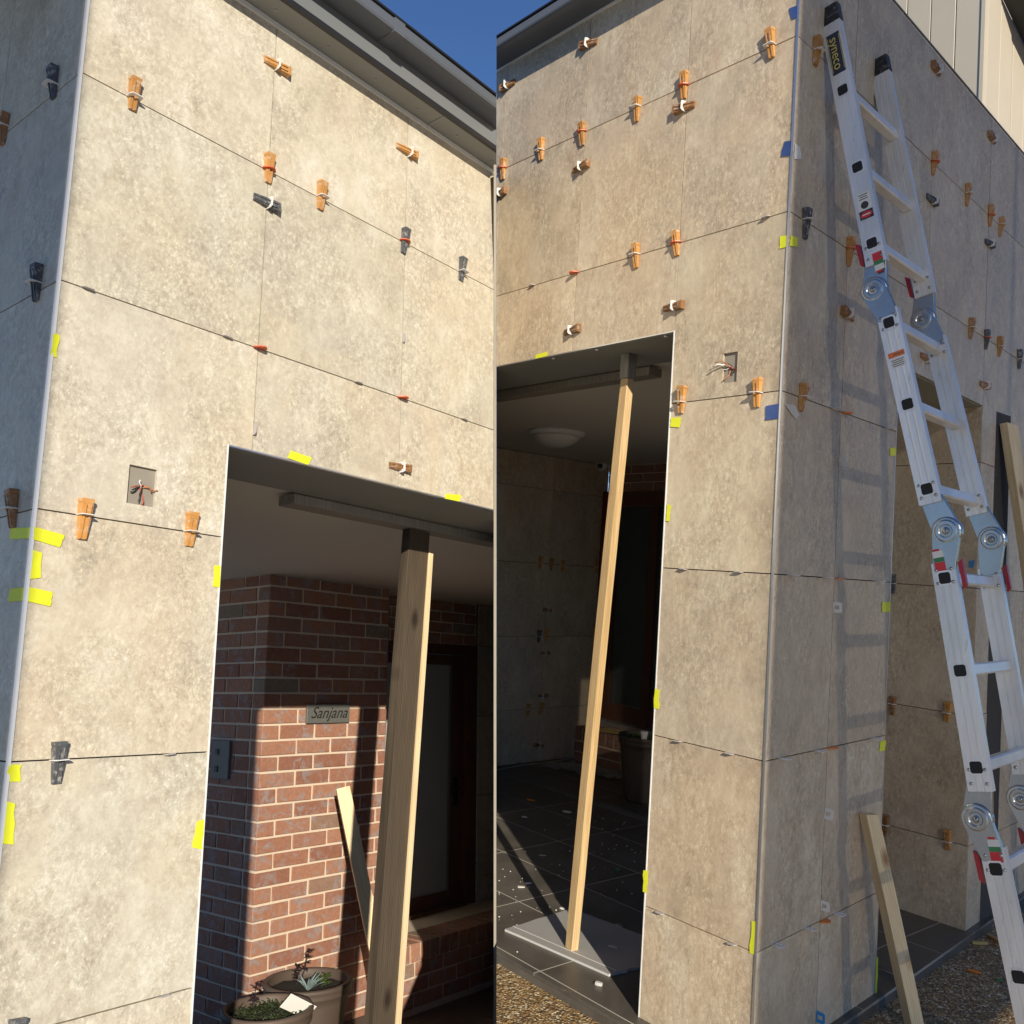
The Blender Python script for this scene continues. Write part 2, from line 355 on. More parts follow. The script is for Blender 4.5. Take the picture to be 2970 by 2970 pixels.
# light-fitting cut-out
def cutout(th, x0, x1, z0, z1, wires, clip=None):
    r = th.box('outlet_recess', x0-.01, x1+.01, .0093, .0108, z0-.01, z1+.01, 'backing_beige')
    bm = bmesh.new(); bxf(bm, x0-.002, x0+.0, .0, .009, z0, z1)
    for i, (m, pts, rr) in enumerate(wires):
        b = bmesh.new(); tube(b, pts, rr, 6); th.part('wire', b, m, parent=r, smooth=True)
    return r
def wires(cx, cz, s=1):
    out = []; rnd = random.Random(int(cx*1000))
    for i in range(7):
        pts = [(cx+rnd.uniform(-.008,.008), .008, cz+rnd.uniform(-.005,.012))]
        ang = rnd.uniform(0, 6.3); p = Vector(pts[0])
        for k in range(5):
            ang += rnd.uniform(-.9, .9)
            p = p + Vector((.008*math.cos(ang)*s, -.0015+rnd.uniform(-.003,.002), .008*math.sin(ang)-.003)); pts.append(tuple(p))
        out.append((('red_wire', 'black_plastic', 'copper_wire', 'white_paint')[i % 4], pts, .0018))
    return out
cutout(w, *hole[:2], *hole[2:], wires(.275, -1.10))

# eave along the ivory wall
ev = Thing('roof_eave', 'L', (1.0, 0, TL), 'grey roof eave with gutter crossing the blue sky above ivory wall', 'eave')
X0, X1 = -.6, 2.2
def ebox(name, y0, y1, z0, z1, m): ev.box(name, X0, X1, y0, y1, z0, z1, m, clip='E')
ebox('wall_angle', -.010, -.0012, TL-.016, TL, 'white_trim')
ebox('soffit', -.100, .35, TL+.001, TL+.012, 'soffit_paint')
ebox('drip_edge', -.116, -.101, TL-.004, TL+.014, 'gutter_lip')
ebox('fascia', -.115, -.095, TL+.016, TL+.09, 'fascia_grey')
bm = bmesh.new()
prof = [(-.116, .089), (-.190, .089), (-.200, .093), (-.2045, .101), (-.2045, .132), (-.200, .140), (-.192, .143), (-.185, .140), (-.185, .100), (-.116, .100)]
prism(bm, [(X0, y, TL+z) for y, z in prof], (X1-X0, 0, 0)); ev.part('gutter', bm, 'gutter_grey', clip='E')
ebox('gutter_lip', -.208, -.180, TL+.1435, TL+.151, 'gutter_lip')
ebox('roof_sheet', -.150, 2.6, TL+.152, TL+.165, 'gutter_grey')

for xx in (.42, 1.32): ev.box('soffit_joiner', xx, xx+.012, -.099, .30, TL-.0015, TL+.0006, 'soffit_paint')
for xx in (.95,): ev.box('gutter_joint', xx, xx+.05, -.2065, -.116, TL+.0865, TL+.141, 'gutter_grey')
for k in range(7):
    bm = bmesh.new(); lathe(bm, [(0,-.003),(.004,-.003),(.005,0),(0,.001)], (.35+k*.22, -.05, TL+.001), 8); ev.part('screw', bm, 'galvanised')
# porch ceiling, floor and back of the left house
bm = bmesh.new(); bxf(bm, .40, 6.0, .353, 4.2, OL+.004, OL+.016); single('ceiling', 'L', bm, 'ceiling_paint', (2,2,OL), kind='structure', clip='L')
fl = Thing('porch_floor', 'L', (2, 1, FLL), kind='structure')
fl.box('grout_bed', .2, 6.0, -.02, 4.2, FLL-.012, FLL-.003, 'grout_light', clip='L')
for i in range(10):
    for j in range(11):
        x0, y0 = .2+i*.6, -.02+j*.4
        if x0 < 5.6 and y0 < 4: fl.box('floor_tile', x0+.003, x0+.597, y0+.003, y0+.397, FLL-.01, FLL, 'floor_slate', clip='L')
# brick wall with its return
CH, BL, MT = .0915, .2675, .0125
Z1 = -1.8145
brick_cache = {}
def brick_mesh(l, h, d):
    k = (round(l, 3), round(h, 3), round(d, 3), random.randrange(4))
    if k not in brick_cache:
        bm = bmesh.new(); bxf(bm, 0, k[0], 0, k[2], 0, k[1]); bmesh.ops.bevel(bm, geom=bm.edges[:], offset=.0035, segments=1, affect='EDGES')
        for q_ in bm.verts: q_.co += Vector((random.uniform(-.0022,.0022), random.uniform(-.0015,.0015), random.uniform(-.0018,.0018)))
        brick_cache[k] = mesh_of('brick', bm, 'brick_red')
    return brick_cache[k]
def put_brick(th, x, y, z, l, h, d):
    if l < .012: return
    o = bpy.data.objects.new('brick', brick_mesh(l, h, d)); COL.objects.link(o); o.parent = th.o
    o.location = Vector((x+random.uniform(-.001,.001), y+random.uniform(-.001,.0015), z)) - th.b
    return o
bw = Thing('brick_wall', 'L', (2.96, 2.34, FLL), 'red brick porch wall with pale mortar behind the brown timber post', 'wall')
bw.box('mortar_core', 2.466, 3.455, 2.347, 2.60, FLL, OL+.002, 'mortar')
bw.box('mortar_core', 2.4665, 2.60, 2.602, 4.0, FLL, OL+.002, 'mortar')
k0, k1 = math.floor((FLL-Z1)/CH), math.ceil((OL-Z1)/CH)
for k in range(k0, k1):
    zb = Z1+k*CH+MT/2; zt = min(Z1+(k+1)*CH-MT/2, OL-.002); zb = max(zb, FLL)
    if zt-zb < .02: continue
    j0 = 2.717 if k % 2 == 0 else 2.585
    xs = [2.46]; x = j0
    while x < 3.44: xs.append(x); x += BL
    xs.append(3.46+MT/2)
    for i, (a, b) in enumerate(zip(xs, xs[1:])):
        put_brick(bw, a+(MT/2 if i else 0), 2.34, zb, b-a-MT/2-(MT/2 if i else 0), zt-zb, .11)
    # return face, seen in shade: length runs back along y
    ys = [2.34+.11+MT, *[2.34+(.258 if k % 2 else .125)+MT/2+q*BL for q in range(0, 4)]]
    ys = sorted(set(round(q, 4) for q in ys))
    for a, b in zip(ys, ys[1:]):
        if b-a < .03: continue
        o = put_brick(bw, 2.46, a, zb, .11, zt-zb, b-a-MT)
# step in front of the door
sp = Thing('brick_step', 'L', (4.0, 2.2, FLL), 'low red brick doorstep with upright brick edge beside the brown post', 'step')
STZ = -3.18
sp.box('mortar_core', 3.42, 4.85, 2.108, 2.62, FLL, STZ-.006, 'mortar', clip='L')
x = 3.41
while x < 4.85:
    if x > 3.40: put_brick(sp, x, 2.10, STZ-.112, .0815, .112, .24)
    x += .0915
for k in range(3):
    zb = STZ-.117-(k+1)*CH+MT; h = CH-MT
    x = 3.41+(BL/2 if k % 2 else 0)-BL*.5
    while x < 4.85:
        a = max(x, 3.41); put_brick(sp, a, 2.10, max(zb, FLL), x+BL-MT-a, h, .11); x += BL
# brick band above the door, door frame and door
bd = Thing('brick_band', 'L', (4.1, 2.6, -1.25), 'dark brick courses above the brown front door', 'wall')
bd.box('mortar_core', 3.47, 4.85, 2.607, 2.72, -1.25, OL+.002, 'mortar', clip='L')
for k in range(4):
    x = 3.47-(BL/2 if k % 2 else 0)
    while x < 4.72:
        a = max(x, 3.47); b = min(x+BL-MT, 4.78); put_brick(bd, a, 2.60, -1.245+k*.082, b-a, .072, .1); x += BL
dr = Thing('front_door', 'L', (4.1, 2.62, STZ), 'brown timber front door with tall frosted glass pane', 'door')
dr.box('door_frame', 3.47, 3.57, 2.60, 2.70, STZ, -1.25, 'door_timber'); dr.box('door_frame', 4.57, 4.685, 2.60, 2.70, STZ, -1.25, 'door_timber', clip='L')
dr.box('door_head', 3.571, 4.569, 2.60, 2.70, -1.33, -1.251, 'door_timber')
dr.box('door_stile', 3.573, 3.66, 2.63, 2.675, STZ+.02, -1.333, 'door_timber'); dr.box('door_stile', 4.43, 4.567, 2.63, 2.675, STZ+.02, -1.333, 'door_timber')
dr.box('door_rail', 3.661, 4.429, 2.63, 2.675, -1.41, -1.334, 'door_timber'); dr.box('door_rail', 3.661, 4.429, 2.63, 2.675, STZ+.02, -3.06, 'door_timber')
dr.box('glass_pane', 3.661, 4.429, 2.645, 2.655, -3.059, -1.411, 'glass_frost')
dr.box('glazing_bead', 4.412, 4.4285, 2.632, 2.644, -3.059, -1.411, 'panel_dark')
bm = bmesh.new(); bxf(bm, 4.46, 4.50, 2.615, 2.629, -2.46, -2.25); tube(bm, [(4.48, 2.615, -2.33), (4.48, 2.575, -2.33), (4.38, 2.572, -2.335)], .009, 8)
dr.part('handle', bm, 'dark_metal')
dr.box('door_sill', 3.571, 4.569, 2.58, 2.70, STZ, STZ+.018, 'door_timber')
iw = Thing('porch_end_wall', 'L', (4.9, 2.58, FLL), 'dim tiled wall strip beside the brown front door', 'wall')
for c, d in ((FLL,-3.0),(-3.0,-2.4),(-2.4,-1.8),(-1.8,-1.25),(-1.25,OL)): iw.box('tile', 4.69, 6.0, 2.585, 2.594, c+G, d-G, 'tile_ivory', clip='L')
iw.box('wall_core', 4.69, 6.0, 2.596, 2.75, FLL, OL+.003, 'joint_backing', clip='L')
# plaque with lettering, intercom
pq = Thing('name_plaque', 'L', (2.95, 2.33, -1.815), 'dark grey name plaque with script lettering on sunlit brick', 'plaque')
pq.box('plate', 2.772, 3.117, 2.322, 2.339, -1.813, -1.693, 'plaque_stone', bevel=.002)
def text_mesh(body, size, mat, ext=.0012, shear=0.0):
    cu = bpy.data.curves.new('lettering', 'FONT'); cu.body = body; cu.size = size; cu.extrude = ext; cu.align_x = 'CENTER'; cu.align_y = 'CENTER'; cu.shear = shear
    o = bpy.data.objects.new('lettering', cu); COL.objects.link(o)
    dg = bpy.context.evaluated_depsgraph_get(); me = bpy.data.meshes.new_from_object(o.evaluated_get(dg)); bpy.data.objects.remove(o)
    me.materials.clear(); me.materials.append(M[mat]); return me
def put_text(th, parent, me, pos, ex, ez):
    """lettering with reading direction ex and up ez (frame vectors)"""
    o = bpy.data.objects.new('lettering', me); COL.objects.link(o); o.parent = parent
    ex = Vector(ex).normalized(); ez = Vector(ez).normalized(); nz = ex.cross(ez)
    m = Matrix((ex, ez, nz)).transposed().to_4x4(); m.translation = Vector(pos)-th.b; o.matrix_basis = m; return o
put_text(pq, [c for c in pq.o.children][0], text_mesh('Sanjana', .100, 'plaque_ink', shear=.42), (2.945, 2.3212, -1.752), (1,0,0), (0,0,1))
ic = Thing('intercom_panel', 'L', (2.455, 2.72, -2.14), 'dim grey intercom panel on the shaded brick face', 'intercom')
ic.box('plate', 2.442, 2.459, 2.63, 2.81, -2.14, -1.915, 'panel_dark', bevel=.002)
ic.box('button', 2.436, 2.4415, 2.735, 2.765, -2.00, -1.965, 'black_plastic'); ic.box('button', 2.436, 2.4415, 2.735, 2.765, -2.10, -2.065, 'black_plastic')

# ------------------------------------------------------------------ timbers
def timber(name, f, p0, p1, wid, dep, face, mat, label, cat, clip=None, cut=0.0, mat2=None):
    """sawn timber from p0 to p1 (frame points); face = direction its wide face looks"""
    p0, p1 = Vector(p0), Vector(p1); z = (p1-p0).normalized(); y = Vector(face); y = (y-z*y.dot(z)).normalized(); x = y.cross(z)
    L = (p1-p0).length; bm = bmesh.new(); rnd = random.Random(sum(map(ord, label))); N = 9; rows = []
    bow = rnd.uniform(-.004, .004)
    for i in range(N):
        t = i/(N-1); o = bow*math.sin(math.pi*t)
        zz = L*t
        rows.append([bm.verts.new((sx*wid/2+o, sy*dep/2+o*.5, zz+(cut*sx if i == N-1 else 0))) for sx, sy in ((-1,-1),(1,-1),(1,1),(-1,1))])
    for a, b in zip(rows, rows[1:]):
        for k in range(4): bm.faces.new((a[k], a[(k+1)%4], b[(k+1)%4], b[k]))
    bm.faces.new(rows[0][::-1]); bm.faces.new(rows[-1])
    ed = [e for e in bm.edges if abs(e.verts[0].co.z-e.verts[1].co.z) > L/(N+2)]
    bmesh.ops.bevel(bm, geom=ed, offset=.003, segments=2, affect='EDGES', profile=.5)
    me = mesh_of(name, bm, mat)
    if mat2:
        me.materials.append(M[mat2])
        for q in me.polygons:
            if q.normal.x > .6: q.material_index = 1
    o = bpy.data.objects.new(name, me); COL.objects.link(o)
    m = Matrix((x, y, z)).transposed().to_4x4(); m.translation = p0; o.matrix_world = FR[f] @ m
    return tag(o, label, cat)
# left porch: plank under the ceiling, brown post, short pine brace
bm = bmesh.new(); bxf(bm, 1.06, 2.6, .36, .45, OL-.043, OL-.006); clip_bm(bm, 'L', 'L')
single('ceiling_plank', 'L', bm, 'plank_grey', (1.8, .4, OL-.02), 'flat grey timber plank under porch ceiling above the brown post', 'plank', bevel=.002)
timber('timber_post', 'L', (1.545, .405, FLL), (1.735, .405, OL-.044), .118, .045, (0,-1,0), 'timber_shade_brown', 'tall brown weathered timber post with pale yellow edge in brick porch', 'post')
timber('sunlit_edge_strip', 'L', (1.545+.0725, .400, FLL), (1.726+.0725, .400, OL-.135), .025, .050, (0,-1,0), 'pine_pale', 'narrow pale pine batten along the edge of the brown post', 'batten')  # the post's sunlit narrow face, built as a separate pale strip
timber('timber_brace', 'L', (3.02, 1.72, FLL), (2.91, 2.13, -2.19), .082, .045, (-.7,-1,.2), 'pine_pale', 'short pine brace leaning on the sunlit brick behind the brown post', 'brace')

# ------------------------------------------------------------------ pots with plants
def leaf(bm, base, d, l, wd, curl=.3):
    d = Vector(d).normalized(); s = d.cross(Vector((0,0,1))); s = s.normalized() if s.length > .05 else Vector((1,0,0)); n = s.cross(d)
    pts = []
    for t, ww in ((0, .25), (.35, 1), (.7, .8), (1, .08)):
        c = Vector(base)+d*(l*t)+n*(-curl*l*t*t)
        pts.append((bm.verts.new(c-s*wd*ww/2+n*.002), bm.verts.new(c-n*.002), bm.verts.new(c+s*wd*ww/2+n*.002)))
    for a, b in zip(pts, pts[1:]):
        bm.faces.new((a[0], a[1], b[1], b[0])); bm.faces.new((a[1], a[2], b[2], b[1]))
def pot(f, c, r, h, label, plants, seed, rim_out=True):
    th = Thing('plant_pot', f, c, label, 'plant pot', 'clay plant pots'); rnd = random.Random(seed)
    prof = [(.0, 0), (r*.66, 0), (r*.69, .012), (r*.80, h*.4), (r*.90, h*.78), (r*.915, h*.85), (r*.97, h*.87), (r*.985, h*.90), (r*.97, h*.93), (r, h*.95), (r*1.01, h*.985), (r*.985, h), (r*.90, h), (r*.885, h*.97), (r*.87, h*.88), (0, h*.88)]
    bm = bmesh.new(); lathe(bm, prof, c, 48); th.part('pot_body', bm, 'pot_clay', smooth=True)
    bm = bmesh.new(); lathe(bm, [(0, h*.885), (r*.872, h*.885), (r*.6, h*.91), (r*.25, h*.925), (0, h*.93)], c, 32)
    for v in bm.verts: v.co.z += rnd.uniform(-.004, .006)
    th.part('soil', bm, 'soil')
    top = Vector(c)+Vector((0, 0, h*.92))
    for kind in plants:
        bm = bmesh.new()
        if kind == 'ground':
            for i in range(420):
                a, q = rnd.uniform(0, 6.28), r*.8*math.sqrt(rnd.random()); b = top+Vector((q*math.cos(a), q*math.sin(a), rnd.uniform(-.01, .02)))
                leaf(bm, b, (rnd.uniform(-1,1), rnd.uniform(-1,1), rnd.uniform(.2,1.3)), rnd.uniform(.015,.034), rnd.uniform(.006,.011))
            th.part('leaves', bm, 'leaf_green', kind='stuff')
        elif kind == 'aloe':
            for i in range(16):
                a = rnd.uniform(0, 6.28); leaf(bm, top+Vector((-.05, -.06, 0)), (math.cos(a), math.sin(a), rnd.uniform(.7,1.8)), rnd.uniform(.06,.11), .013, .15)
            th.part('succulent', bm, 'leaf_blue')
        elif kind == 'lime':
            for i in range(60):
                a = rnd.uniform(0, 6.28); b = top+Vector((.07, -.05, 0))+Vector((rnd.gauss(0,.02), rnd.gauss(0,.02), rnd.uniform(0,.05)))
                leaf(bm, b, (math.cos(a), math.sin(a), rnd.uniform(.1,1)), rnd.uniform(.02,.035), .014)
            th.part('succulent', bm, 'leaf_green')
        else:
            dx, dy, hh = kind
            st = [top+Vector((dx, dy, 0))]; 
            for k in range(5): st.append(st[-1]+Vector((rnd.uniform(-.012,.014), rnd.uniform(-.01,.01), hh/5)))
            tube(bm, st, [.004,.0038,.0035,.003,.0025,.002], 6)
            for p in st[2:]:
                for q in range(7): a = rnd.uniform(0,6.28); leaf(bm, p, (math.cos(a), math.sin(a), rnd.uniform(-.1,.9)), rnd.uniform(.022,.036), .013)
            th.part('dark_succulent', bm, 'leaf_dark')
    return th
pot('L', (2.57, 1.97, FLL), .24, .44, 'wider clay pot with rosette succulents below the brick wall', ['aloe', 'lime', (-.03, .06, .10), (.05, .10, .15)], 3)
pf = pot('L', (2.02, 1.60, FLL), .215, .50, 'clay pot of low green plants with white card at picture bottom', ['ground', (-.0, .10, .12)], 5)
bm = bmesh.new(); c = Vector((2.10, 1.50, FLL+.49)); prism(bm, [c+Vector(q) for q in ((-.09,.0,.03),(-.05,-.03,.085),(.10,-.04,-.005),(.06,-.01,-.055))], (.001,-.0015,.0005)); cd = pf.part('white_card', bm, 'white_paint')
# ================================================================== RIGHT HOUSE
OR, TR, XA, XB, XC = -.9275, .503, -.468, -1.017, -1.566
FLR = -3.385; BOT = -3.405
PS, PE, S1, S2, S3 = .935, 1.945, .443, 1.212, 1.942
rw = Thing('portico_wall', 'R', (0,0,BOT), 'beige travertine tiled front wall and pillar beside the ladder', 'wall')
holeR = (-.242, -.181, -1.150, -1.045)
colr = [XC-.549, XC, XB, XA]
tl = []
for a, b in zip(colr, colr[1:]): tl += [[(a+G, b-G, G, TR)], [(a+G, b-G, -.6+G, -G)], [(a+G, b-G, OR, -.6-G)]]
tl += [[(XA+G, -.003, G, TR)], [(XA+G, -.003, -.6+G, -G)], with_hole(XA, -.003, -1.2+G, -.6-G, holeR)]
for c, d in ((-1.8,-1.2),(-2.4,-1.8),(-3.0,-2.4),(BOT,-3.0)): tl.append([(XA, -.003, c+G, d-G)])
tiles(rw, tl, 'tile_beige', clip='R')
bm = bmesh.new(); bxf(bm, XA+.006, -.056, .011, .36, BOT, OR+.004); bxf(bm, -2.4, -.057, .011, .36, OR+.004, TR); bxf(bm, -.0561, -.0132, .0105, .03, BOT, TR); rw.part('wall_core', bm, 'joint_backing', clip='R')
rw.box('lintel_soffit', -2.4, XA+.004, .012, .362, OR-.006, OR+.003, 'cement_sheet', clip='R')
rw.box('corner_trim', -.003, .004, -.004, .0, BOT, .9, 'aluminium_trim')
rw.box('opening_trim', XA-.004, XA, -.002, .012, BOT, OR, 'white_trim')
rw.box('lintel_trim', -2.4, XA, -.001, .012, OR-.005, OR-.0005, 'aluminium_trim', clip='R')
for (q, yy) in ((('R3',750,705), .05), (('R3',425,770), .05), (('R3',1265,605), .04)):
    s_ = survey('R', *nat(*q), 2, OR-.008); bm = bmesh.new(); lathe(bm, [(0,-.004),(.006,-.004),(.008,0),(0,.001)], s_, 10); rw.part('screw', bm, 'clip_white')
cutout(rw, *holeR[:2], *holeR[2:], wires(-.215, -1.10) + [('copper_wire', [(-.22,.006,-1.085),(-.235,-.012,-1.075),(-.262,-.02,-1.078)], .0015), ('white_paint', [(-.22,.006,-1.09),(-.25,-.018,-1.085),(-.268,-.022,-1.093)], .003)])

sw = Thing('side_wall', 'S', (0,0,BOT), 'shaded beige tiled side wall behind the aluminium ladder', 'wall')
PZ = .487
tl = [[(.003, S1-G, c+G, d-G)] for c, d in ((BOT,-3.0),(-3.0,-2.4),(-2.4,-1.8),(-1.8,-1.2),(-1.2,-.6),(-.6,0),(0,PZ))]
tl += [[(S1+G, PS, c+G, d-G)] for c, d in ((BOT,-3.0),(-3.0,-2.4),(-2.4,-1.8),(-1.8,-1.2))]
tl.append([(S1+G, PS, -1.2+G, OR), (S1+G, S2-G, OR, -.6-G)])
tl += [[(S1+G, S2-G, c+G, d-G)] for c, d in ((-.6,0),(0,PZ))]
tl += [[(S2+G, S3-G, c+G, d-G)] for c, d in ((OR-G,-.6),(-.6,0),(0,PZ))]
for a, b in ((S3, 2.67), (2.67, 3.40), (3.40, 4.13)):
    tl += [[(a+(G if a > S3 else .003), b-G, c+G, d-G)] for c, d in ((BOT,-3.0),(-3.0,-2.4),(-2.4,-1.8),(-1.8,-1.2),(-1.2,-.6),(-.6,0),(0,PZ))]
tiles(sw, tl, 'tile_beige')
bm = bmesh.new(); bxf(bm, .04, PS-.006, .011, .045, BOT, OR+.004); bxf(bm, .38, PS-.006, .0455, .31, BOT, OR+.004); bxf(bm, .04, PE+.01, .011, .31, OR+.0041, PZ-.01); bxf(bm, PE+.075, 4.13, .0112, .31, BOT, PZ-.011); sw.part('wall_core', bm, 'joint_backing')
sw.box('lintel_soffit', PS-.004, PE+.004, .012, .312, OR-.006, OR+.003, 'cement_sheet')
sw.box('parapet_cap', .0, 4.13, -.004, .32, PZ, PZ+.006, 'gutter_grey')
sw.box('opening_trim', PS, PS+.004, -.002, .012, BOT, OR, 'aluminium_trim')
# wall return facing the front inside the side opening
rp = Thing('return_wall', 'R', (-.5, 1.94, BOT), 'sunlit tiled return wall seen between ladder rails through side opening', 'wall')
for c, d in ((BOT,-3.0),(-3.0,-2.4),(-2.4,-1.8),(-1.8,-1.2),(-1.2,OR)): rp.box('tile', -1.3, -.208, 1.932, 1.941, c+G, d-G, 'tile_beige')
rp.box('wall_core', -1.3, -.225, 1.943, 2.30, BOT, OR+.004, 'joint_backing')

# eave of the right house
er = Thing('roof_eave', 'R', (-1.0, 0, TR), 'dark grey eave and gutter at the top of the beige wall', 'eave')
def erb(name, y0, y1, z0, z1, m): er.box(name, -2.4, .02, y0, y1, z0, z1, m, clip='R')
erb('wall_angle', -.009, -.0012, TR-.010, TR, 'white_trim')
erb('soffit', -.095, .36, TR+.001, TR+.010, 'gutter_grey')
bm = bmesh.new(); prof = [(-.096, 0), (-.120, 0), (-.128, .004), (-.131, .010), (-.131, .038), (-.126, .046), (-.116, .048), (-.112, .044), (-.112, .012), (-.096, .012)]
prism(bm, [(-2.4, y, TR+z) for y, z in prof], (2.42, 0, 0)); er.part('gutter', bm, 'gutter_grey', clip='R')
erb('gutter_lip', -.135, -.105, TR+.0485, TR+.055, 'gutter_lip')
erb('roof_sheet', -.104, .4, TR+.056, TR+.064, 'gutter_grey')
bm = bmesh.new(); bxf(bm, -5, -.35, .4, 4.2, TR-.10, TR-.06); single('flat_roof', 'R', bm, 'gutter_grey', (-1.5,2,TR-.1), kind='structure', clip='R')

# upper storey of vertical boards
us = Thing('upper_storey', 'R', (-.42, 2.3, PZ), 'cream vertical board wall of upper storey above the parapet', 'wall')
x = -.437
i = 0
while x > -2.2:
    us.box('board', x-.138, x-.003, 2.30-(.001 if i % 2 else 0), 2.32, .40, 3.0, 'board_cream', bevel=.002); x -= .1405; i += 1
us.box('wall_core', -2.2, -.45, 2.321, 2.5, .40, 3.0, 'board_cream')
us.box('corner_post', -.437, -.417, 2.292, 2.33, .40, 3.0, 'board_cream')
for i in range(16):
    y = 2.331+i*.16; us.box('board', -.435, -.418-(.001 if i % 2 else 0), y+.003, y+.157, .40, 3.0, 'board_cream', bevel=.002)
us.box('wall_core', -.60, -.436, 2.51, 4.9, .40, 3.0, 'board_cream')
a = survey('R', 2904, -12, 0, -.41); b = survey('R', 3010, 216, 0, -.41); e_ = (b-a)*3; b = a+e_; bm = bmesh.new()
prism(bm, [a, b, b+Vector((0,0,.02)), a+Vector((0,0,.02))], (.30,0,0)); us.part('rake_soffit', bm, 'gutter_lip')
bm = bmesh.new(); o_ = Vector((.301,0,-.02)); prism(bm, [a+o_, b+o_, b+o_+Vector((0,0,.16)), a+o_+Vector((0,0,.16))], (.022,0,0)); us.part('rake_board', bm, 'gutter_lip')

# porch of the right house: ceiling, floor, inner walls
XI, YB = -3.84, 3.12
bm = bmesh.new(); prism(bm, [(XI-.6,.363,OR+.004),(-.36,.363,OR+.004),(-.54,2.2,OR+.004),(-.54,YB+.4,OR+.004),(XI-.6,YB+.4,OR+.004)], (0,0,.012)); single('ceiling', 'R', bm, 'ceiling_paint', (-2,1.5,OR), kind='structure', clip='R')
pf_ = Thing('porch_floor', 'R', (-1.5, 1, FLR), kind='structure')
def floor_poly(x0, x1, y0, y1, z0, z1, m, nm):
    bm = bmesh.new(); bxf(bm, x0, x1, y0, y1, z0, z1)
    # the floor ends at the side wall line
    a = math.radians(-6.03); d = Vector((math.sin(a), math.cos(a), 0)); nr = Vector((math.cos(a), -math.sin(a), 0))
    bmesh.ops.bisect_plane(bm, geom=bm.verts[:]+bm.edges[:]+bm.faces[:], plane_co=Vector((.03,0,0)), plane_no=nr, clear_outer=True)
    e = [e for e in bm.edges if e.is_boundary]
    if e: bmesh.ops.holes_fill(bm, edges=e, sides=0)
    if not bm.verts: bm.free(); return
    return pf_.part(nm, bm, m, clip='R')
floor_poly(-4.6, .2, -.084, 3.3, FLR-.012, FLR-.0008, 'grout_light', 'grout_bed')
floor_poly(-4.6, .2, -.083, 3.3, FLR-.06, FLR-.0125, 'floor_slate', 'floor_slab')
ys = [-.09, -.055, .355, .765, 1.17, 1.565, 1.96, 2.36, 2.76, 3.16]
for j, (a, b) in enumerate(zip(ys, ys[1:])):
    for i in range(9):
        x1 = .29-i*.612
        floor_poly(x1-.612+.0035, x1-.0035, a+.0035, b-.0035, FLR-.012, FLR, 'floor_slate', 'floor_tile')
bm = bmesh.new(); bxf(bm, -3.84, -1.2, 1.965, 2.04, FLR+.0003, FLR+.0012); clip_bm(bm, 'R', 'R')
single('adhesive_strip', 'R', bm, 'adhesive_grey', (-2.5, 2, FLR), 'pale grey strip of dried adhesive across the dark porch floor', 'adhesive strip')
# front nosing strip
nb = Thing('inner_wall', 'R', (XI, 2, FLR), 'dim tiled wall deep in the porch behind the pine prop', 'wall')
ysi = [.36, .98, 1.735, 2.49, YB]
zsi = [FLR, -2.96, -2.385, -1.80, -1.2, OR]
for a, b in zip(ysi, ysi[1:]):
    for c, d in zip(zsi, zsi[1:]):
        bm = bmesh.new(); bxf(bm, XI-.009, XI, a+G, b-G, c+G, d-G); nb.part('tile', bm, 'tile_beige', clip='R')
nb.box('wall_core', XI-.2, XI-.011, .36, YB, FLR, OR+.003, 'joint_backing', clip='R')
bb = Thing('brick_band', 'R', (-3.0, YB, -1.2), 'dark brick courses above the glazed porch door', 'wall')
bb.box('mortar_core', XI, -.9, YB+.007, YB+.2, -1.155, OR+.002, 'mortar')
for k in range(3):
    x = XI-(.13 if k % 2 else 0)
    while x < -1.2:
        a = max(x, XI); put_brick(bb, a, YB, -1.150+k*.0745, x+.25-a, .0645, .1); x += .26
gd = Thing('glazed_door', 'R', (-3.2, YB, -3.06), 'dark glazed porch door with red timber edge in deep shade', 'door')
gd.box('door_jamb', XI, XI+.045, YB-.06, YB+.06, -3.12, -1.156, 'door_red')
gd.box('door_head', XI+.046, -.9, YB-.01, YB+.06, -1.28, -1.157, 'door_timber')
for x in (-3.79, -3.34, -2.86, -2.30): gd.box('door_stile', x, x+.085, YB, YB+.05, -3.06, -1.281, 'door_timber')
for a, b in ((-3.704,-3.341),(-3.254,-2.861),(-2.774,-2.301)):
    gd.box('door_rail', a, b, YB+.004, YB+.046, -3.06, -2.92, 'door_timber'); gd.box('glass_pane', a, b, YB+.02, YB+.03, -2.919, -1.281, 'glass_dark')
pass
gd.box('sill', XI+.046, -.9, YB-.08, YB+.06, -3.10, -3.061, 'aluminium_trim')
gs = Thing('brick_step', 'R', (-3.1, 2.9, FLR), 'sunlit red brick step end behind the foot of the pine prop', 'step')
gs.box('mortar_core', -3.74, -1.0, 2.807, YB, FLR, -3.107, 'mortar')
x = -3.745
while x < -1.1: put_brick(gs, x, 2.80, -3.21, .078, .105, .23); x += .088
for k in range(2):
    x = -3.745
    while x < -1.1: put_brick(gs, x, 2.80, FLR+k*.085, .25, .076, .1); x += .26
